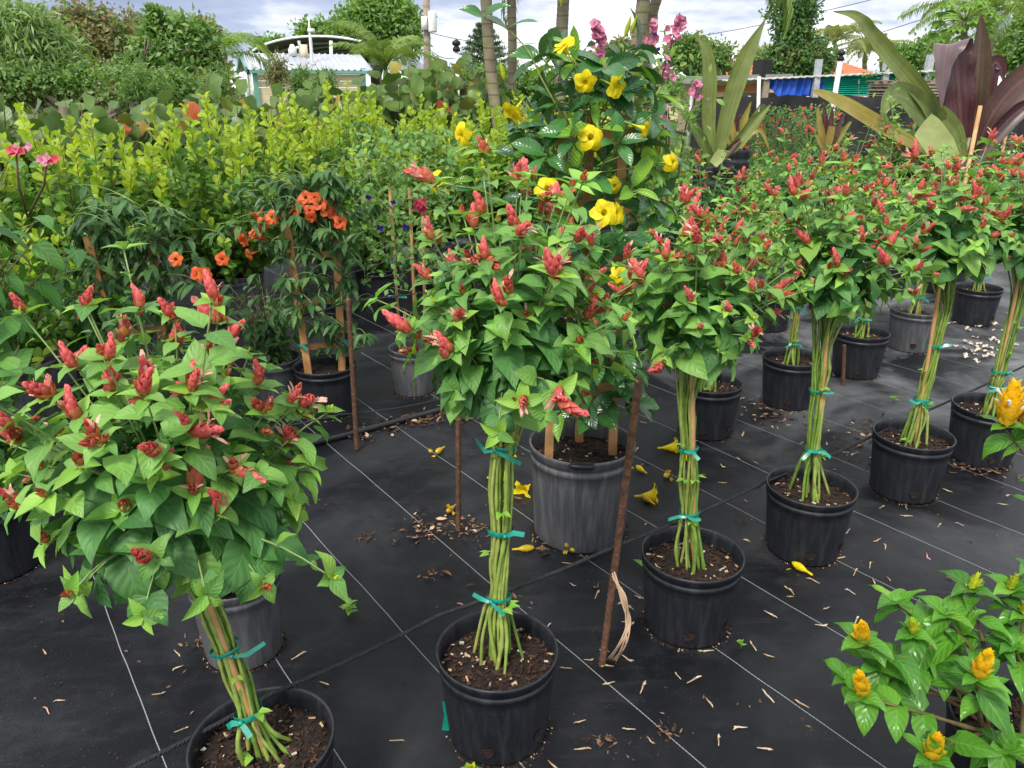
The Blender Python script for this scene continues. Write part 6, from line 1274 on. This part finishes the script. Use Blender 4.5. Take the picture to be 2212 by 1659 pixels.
p_ = gp(590, 770, .26); p_.z = 0; leafy_pot(p_, 'low climber in a pot left of the trumpet vine ladder', 0.65, .2, 50, 'trumpet', .08, 'pot_grey', 50, .13)
p_ = gp(815, 565, .3); p_.z = 0; leafy_pot(p_, 'round-leaved shrub in a dark pot behind the violet-flowered vine', 0.8, .35, 60, 'coco', .06, 'pot_black', 60, .17)

# ================================================================== STAKES, ROPES, HOSE
def rebar(label, p0, p1, r=0.0075):
    root = MB(); n = 90; pts = [Vector(p0).lerp(Vector(p1), k / n) for k in range(n + 1)]; root.tube(pts, [r * (1.14 if k % 2 else 0.95) for k in range(n + 1)], 8); o = root.build('rebar_stake', MATS['rust'], origin=p0); return tag(o, label, 'stake', 'rusty steel bars')
st1 = gp(1300, 1440); st1t = at(1381, 815, st1.y + .02); rebar('tall rusty bar leaning beside the big grey pot', st1, st1t, .0095)
st2 = gp(990, 1145); rebar('rusty bar left of the centre stem bundle', st2, at(990, 905, st2.y), .009)
st3 = gp(771, 972); rebar('rusty bar standing between the trumpet vine and the centre plant', st3, at(752, 645, st3.y), .010)
st4 = gp(1821, 832); rebar('short rusty bar before the dark pot on the right', st4, at(1824, 745, st4.y), .009)
st5 = gp(560, 800); rebar('rusty bar half hidden beside the trumpet vine ladder', st5, at(538, 640, st5.y), .009)
def rope(label, pts, r=0.005, sag=0.02, n=260, name='rope'):
    pts = [Vector(p) for p in pts]; seg = []; tot = sum((pts[i + 1] - pts[i]).length for i in range(len(pts) - 1))
    for i in range(len(pts) - 1):
        m_ = max(4, int(n * (pts[i + 1] - pts[i]).length / tot))
        for k in range(m_): f = k / m_; seg.append(pts[i].lerp(pts[i + 1], f) - Vector((0, 0, sag * 4 * f * (1 - f))))
    seg.append(pts[-1]); mb = MB(); turns = tot / 0.028
    for s in range(3):
        q = []
        for i, p in enumerate(seg):
            tg = (seg[min(i + 1, len(seg) - 1)] - seg[max(0, i - 1)]).normalized(); x = tg.cross(Vector((0, 0, 1))).normalized(); y = x.cross(tg); a = 2 * math.pi * (turns * i / len(seg) + s / 3); q.append(p + (x * math.cos(a) + y * math.sin(a)) * r * .55)
        mb.tube(q, r * .62, 5)
    return tag(mb.build(name, MATS['rope'], origin=pts[0]), label, 'rope', 'black ropes')
def inrow(px, py, e2): d = ray(px, py); t_ = e2 / d.dot(E2); return Vector((0, 0, CAM_H)) + d * t_
rk = at(1334, 1178, st1.y + .014)
rope('twisted black rope tied to the tall rusty bar, running behind the front stems', [inrow(120, 1735, 1.40), inrow(590, 1497, 1.395), inrow(945, 1330, 1.37), rk, inrow(1655, 1040, 1.40), inrow(1962, 905, 1.41), inrow(2270, 762, 1.42)], n=900, sag=.008)
r3 = at(753, 652, st3.y); rope('thin black rope from the standing rusty bar across the trumpet vine', [r3 - E1 * 3.0, at(538, 700, st5.y + .02), r3, r3 + E1 * 1.6], r=.004, n=420)
rope('thin black rope low behind the nearest plant', [gp(300, 960, .18), gp(735, 895, .18), gp(1010, 845, .18)], r=.0035, n=300)
r4 = at(1000, 545, 4.9); rope('thin black rope crossing the foot of the cocoplum hedge', [gp(300, 690, .45), gp(700, 600, .45), gp(860, 553, .45), gp(1000, 520, .45)], r=.004, n=320)
hp = [gp(420, 1045, .014), gp(620, 975, .014), gp(780, 932, .014), gp(1020, 868, .014), gp(1250, 810, .014)]; tag(MB().tube(spline([p + Vector((0, 0, 0.003)) for p in hp], 10), 0.014, 10).build('irrigation_hose', MATS['hose'], origin=hp[0]), 'black irrigation hose lying across the ground cloth', 'hose')

# ================================================================== LITTER ON THE CLOTH
def wilt(kind):
    mb = MB()
    if kind == 0:
        T_ = MB(); mb.lathe([(.003, 0), (.004, .02), (.009, .035), (.014, .05), (.020, .062), (.026, .066)], 10)
    else: mb.lathe([(.003, 0), (.004, .02), (.009, .032), (.011, .045), (.008, .058), (.003, .066)], 9)
    for k in range(5 if kind == 0 else 2):
        a = k * 1.257; mb.tpl(leaf_tpl(.8, 'obov', 2, 3, .3, 1.2), mat4((.016 * math.cos(a), .016 * math.sin(a), .058), (math.cos(a), math.sin(a), .5), (0, 0, 1), .03 if kind == 0 else .02))
    return mb
WLT = [mk(wilt(0), 'yellow_petal', 'fallen_flower'), mk(wilt(1), 'yellow_dry', 'fallen_flower'), mk(wilt(1), 'yellow_petal', 'fallen_flower')]
YL = [(1420, 968, 0), (1397, 1022, 2), (1448, 1017, 1), (1370, 1072, 0), (1415, 1090, 1), (1145, 1047, 0), (1052, 1032, 0), (1115, 987, 2), (1325, 1122, 0), (1165, 1158, 0), (1217, 1168, 1), (1250, 1172, 1), (1106, 1187, 1), (1755, 1242, 2), (985, 1090, 1), (1080, 960, 1), (1500, 1000, 2), (960, 965, 1)]
YLAB = ['open fallen yellow flower farthest right of the big grey pot', 'long fallen yellow flower right of the rusty bar top', 'small withered yellow bloom between the bar and the second stem bundle', 'open yellow flower touching the big grey pot on its right', 'small withered yellow bloom right of the big grey pot foot', 'open yellow flower touching the big grey pot on its left', 'open yellow flower just left of the centre stem bundle', 'long fallen yellow flower right of the top centre tie', 'open yellow flower just left of the tall rusty bar', 'largest open yellow flower in front of the big grey pot', 'left of two withered yellow blooms in front of the big grey pot', 'right of two withered yellow blooms in front of the big grey pot', 'withered yellow bloom touching the centre stem bundle on its right', 'lone long yellow flower before the pot with the big green bow', 'withered yellow bloom beside the bar left of the centre stems', 'withered yellow bloom behind the top of the centre stems', 'long yellow flower beside the stem bundle next to the bar', 'withered yellow bloom farthest left, behind the short rusty bar']
for i, (x, y, k) in enumerate(YL):
    p = gp(x, y, 0.014); o = place(None, 'fallen_flower', WLT[k], p, (math.cos(i * 2.1), math.sin(i * 2.1), .06), rng.uniform(1.0, 1.3)); tag(o, YLAB[i], 'flower', 'fallen yellow flowers')
DP = []
for i in range(4):
    mb = MB(); cv = rng.uniform(-1.5, 1.5); q = [Vector((0, 0, 0)), Vector((.010, cv * .003, .001)), Vector((.022, cv * .008, .002))]; mb.tube(q, [.0012, .0015, .0025], 5)
    for s in (1, -1) if i % 2 else (1,): mb.ribbon([q[2], q[2] + Vector((.006, s * .0015, .002)), q[2] + Vector((.010 + .003 * s, s * .003, .001))], [.004, .0045, .0015], (0, 0, 1))
    DP.append(mk(mb, 'dry_petal' if i else 'corolla', 'fallen_petal'))
def litter(x, y, me=None, sc=1.0, lab=None, z=.004):
    p = gp(x, y, z); o = link('fallen_petal', me or rng.choice(DP[1:] + DP[1:] + DP)); o.location = p; o.rotation_euler = (rng.uniform(-.2, .2), rng.uniform(-.15, .15), rng.uniform(0, 6.28)); o.scale = (sc,) * 3; tag(o, lab or 'dried tubular petal lying ' + near(x, y), 'petal', 'fallen petals ' + (near(x, y) if not lab else 'near the right edge'))
spots = []
for cxp, cyp, sx_, sy_, n_ in ((1330, 1330, 110, 130, 22), (1640, 1330, 110, 90, 16), (1150, 1480, 150, 90, 9), (1850, 1180, 120, 60, 16), (2040, 1080, 120, 50, 14), (520, 1440, 160, 110, 5), (800, 1250, 150, 110, 4), (200, 1450, 110, 100, 4), (1450, 1500, 160, 90, 4), (1700, 1560, 160, 80, 4), (1600, 1020, 140, 60, 16), (1240, 1230, 100, 60, 8)):
    for _ in range(n_): spots.append((cxp + rng.gauss(0, sx_), cyp + rng.gauss(0, sy_)))
REFS = [(1300, 1440, 'by the foot of the tall rusty bar'), (1496, 1390, 'beside the pot next to the tall rusty bar'), (1074, 1600, 'beside the centre pot'), (1753, 1200, 'round the pot with the big green bow'), (1974, 1050, 'round the pot with leaning pale stems'), (990, 1145, 'near the bar left of the centre stems'), (566, 1600, 'beside the nearest pot'), (200, 1450, 'on the bare cloth at lower left'), (760, 1330, 'near the green weed seedling'), (1700, 1560, 'on the bare cloth left of the lollipop plant'), (1258, 1080, 'round the big grey pot'), (1600, 950, 'between the pots behind the tall rusty bar'), (2150, 960, 'near the pot cut off by the right edge')]
def near(x, y): return min(REFS, key=lambda r: (r[0] - x) ** 2 + (2 * (r[1] - y)) ** 2)[2]
for x, y in spots:
    if y < 1655: litter(x, y, sc=rng.uniform(.75, 1.25))
WPF = MB(); 
for k in range(2): WPF.tpl(leaf_tpl(.8, 'obov', 2, 3, .5, 1.1), mat4((0, 0, 0), (math.cos(k * 2), math.sin(k * 2), .3), (0, 0, 1), .036))
WPF = mk(WPF, 'dry_pale', 'fallen_petal')
WC = [(2105, 700), (2170, 735), (2140, 765), (2060, 690), (2205, 700), (2095, 745)]
for _ in range(46):
    x, y = rng.choice(WC); x += rng.gauss(0, 22); y += rng.gauss(0, 10); litter(x, y, WPF, rng.uniform(.6, 1.3), 'papery white petal on the cloth near the right edge', .006)
def debris(name, label, spots_, n, spread_, size=(.008, .03), mats=('dead_leaf', 'chip', 'chip_pale')):
    mb = MB(); o0 = gp(*spots_[0])
    for i in range(n):
        x, y = rng.choice(spots_); p = gp(x, y, .004) + Vector((rng.gauss(0, spread_), rng.gauss(0, spread_ * .8), abs(rng.gauss(0, .003)))); s = rng.uniform(*size)
        T_ = leaf_tpl(rng.uniform(.12, .5), 'lance', 2, 3, rng.uniform(-.4, .8), rng.uniform(-1, 1.2)); a = rng.uniform(0, 6.28); mb.tpl(T_, mat4(p, (math.cos(a), math.sin(a), rng.uniform(-.05, .2)), Vector((0, 0, 1)) + rv(.3), s), rng.choice((0, 0, 0, 1, 1, 1, 1, 2)))
    return tag(mb.build(name, [MATS[k] for k in mats], origin=o0), label, kind='stuff')
debris('leaf_litter', 'brown leaf litter round the foot of the bar left of the centre stems', [(985, 1140), (940, 1130), (1030, 1150), (900, 1150)], 200, .05)
debris('leaf_litter', 'brown leaf litter along the black hose', [(780, 940), (830, 925), (880, 912), (930, 898), (980, 885), (1010, 900)], 260, .05, (.012, .05))
debris('leaf_litter', 'brown leaf litter between the pots on the right', [(1630, 870), (1660, 900), (1880, 950), (1900, 925), (1850, 985), (2120, 1010), (2060, 1000)], 300, .07, (.012, .045))
debris('leaf_litter', 'scattered dark crumbs of soil and leaf over the cloth', [(rng.uniform(60, 2150), rng.uniform(950, 1640)) for _ in range(110)], 340, .03, (.004, .016), ('dead_leaf', 'chip', 'chip'))
debris('leaf_litter', 'dead leaves scattered over the cloth behind the centre pot', [(rng.uniform(860, 1750), rng.uniform(900, 1300)) for _ in range(60)], 90, .04, (.02, .05))
debris('leaf_litter', 'dark leaf heaps scattered near the front', [(420, 1390), (930, 1245), (1300, 1600), (2060, 1255), (1440, 1590), (700, 720), (790, 1160)], 150, .018, (.008, .025), ('chip', 'dead_leaf', 'chip'))
# dry vine tangle round the tall bar
mb = MB()
for i in range(7):
    a0 = at(1325 + rng.uniform(-4, 6), 1235 + i * 3, st1.y - .01); mb.tube(spline([a0, at(1340 + i * 2, 1290, st1.y - .03 - .004 * i), at(1352 + rng.uniform(-8, 14), 1345, st1.y - .05), at(1335 + rng.uniform(-5, 20), 1395, st1.y - .06), gp(1312 + i * 3, 1425 + i, .005)], 5), .0022, 5)
tag(mb.build('dry_vine', MATS['chip_pale'], origin=st1), 'dry straw-coloured vine strands hanging from the tall rusty bar', 'dry vine')
# scrap of green tape by the centre pot, and seedlings
mb = MB(); mb.ribbon([gp(962, 1515, .10), gp(968, 1545, .05), gp(964, 1578, .004)], [.016, .02, .022], (0, -1, .2)); tag(mb.build('tape_scrap', MATS['tie_green'], origin=gp(964, 1578)), 'loose end of green tape at the foot of the centre pot', 'tape')
def seedling(x, y, label, n=7, s=.03):
    b = gp(x, y); root = thing('seedling', b, label, 'weed', 'weeds in the cloth'); lv = Leaves(); tw = MB(); tw.tube([b, b + Vector((0, 0, .03))], .0015, 5)
    for k in range(n): a = k * 2.4; lv.add('shrimp_new', b + Vector((0, 0, .012 + .004 * k)), (math.cos(a), math.sin(a), .3), (0, 0, 1), s * rng.uniform(.7, 1.2))
    tw.build('stem', MATS['stem_green'], root); lv.finish(root, 40)
seedling(757, 1330, 'green weed seedling left of the centre pot', 9, .035); seedling(1600, 1432 - 30, 'tiny weed seedling beside the pot by the bar', 5, .015); seedling(1930, 870, 'small weed before the leaning pale stems', 6, .03); seedling(1395, 1235, 'green leaf fallen against the pot by the bar', 3, .06)
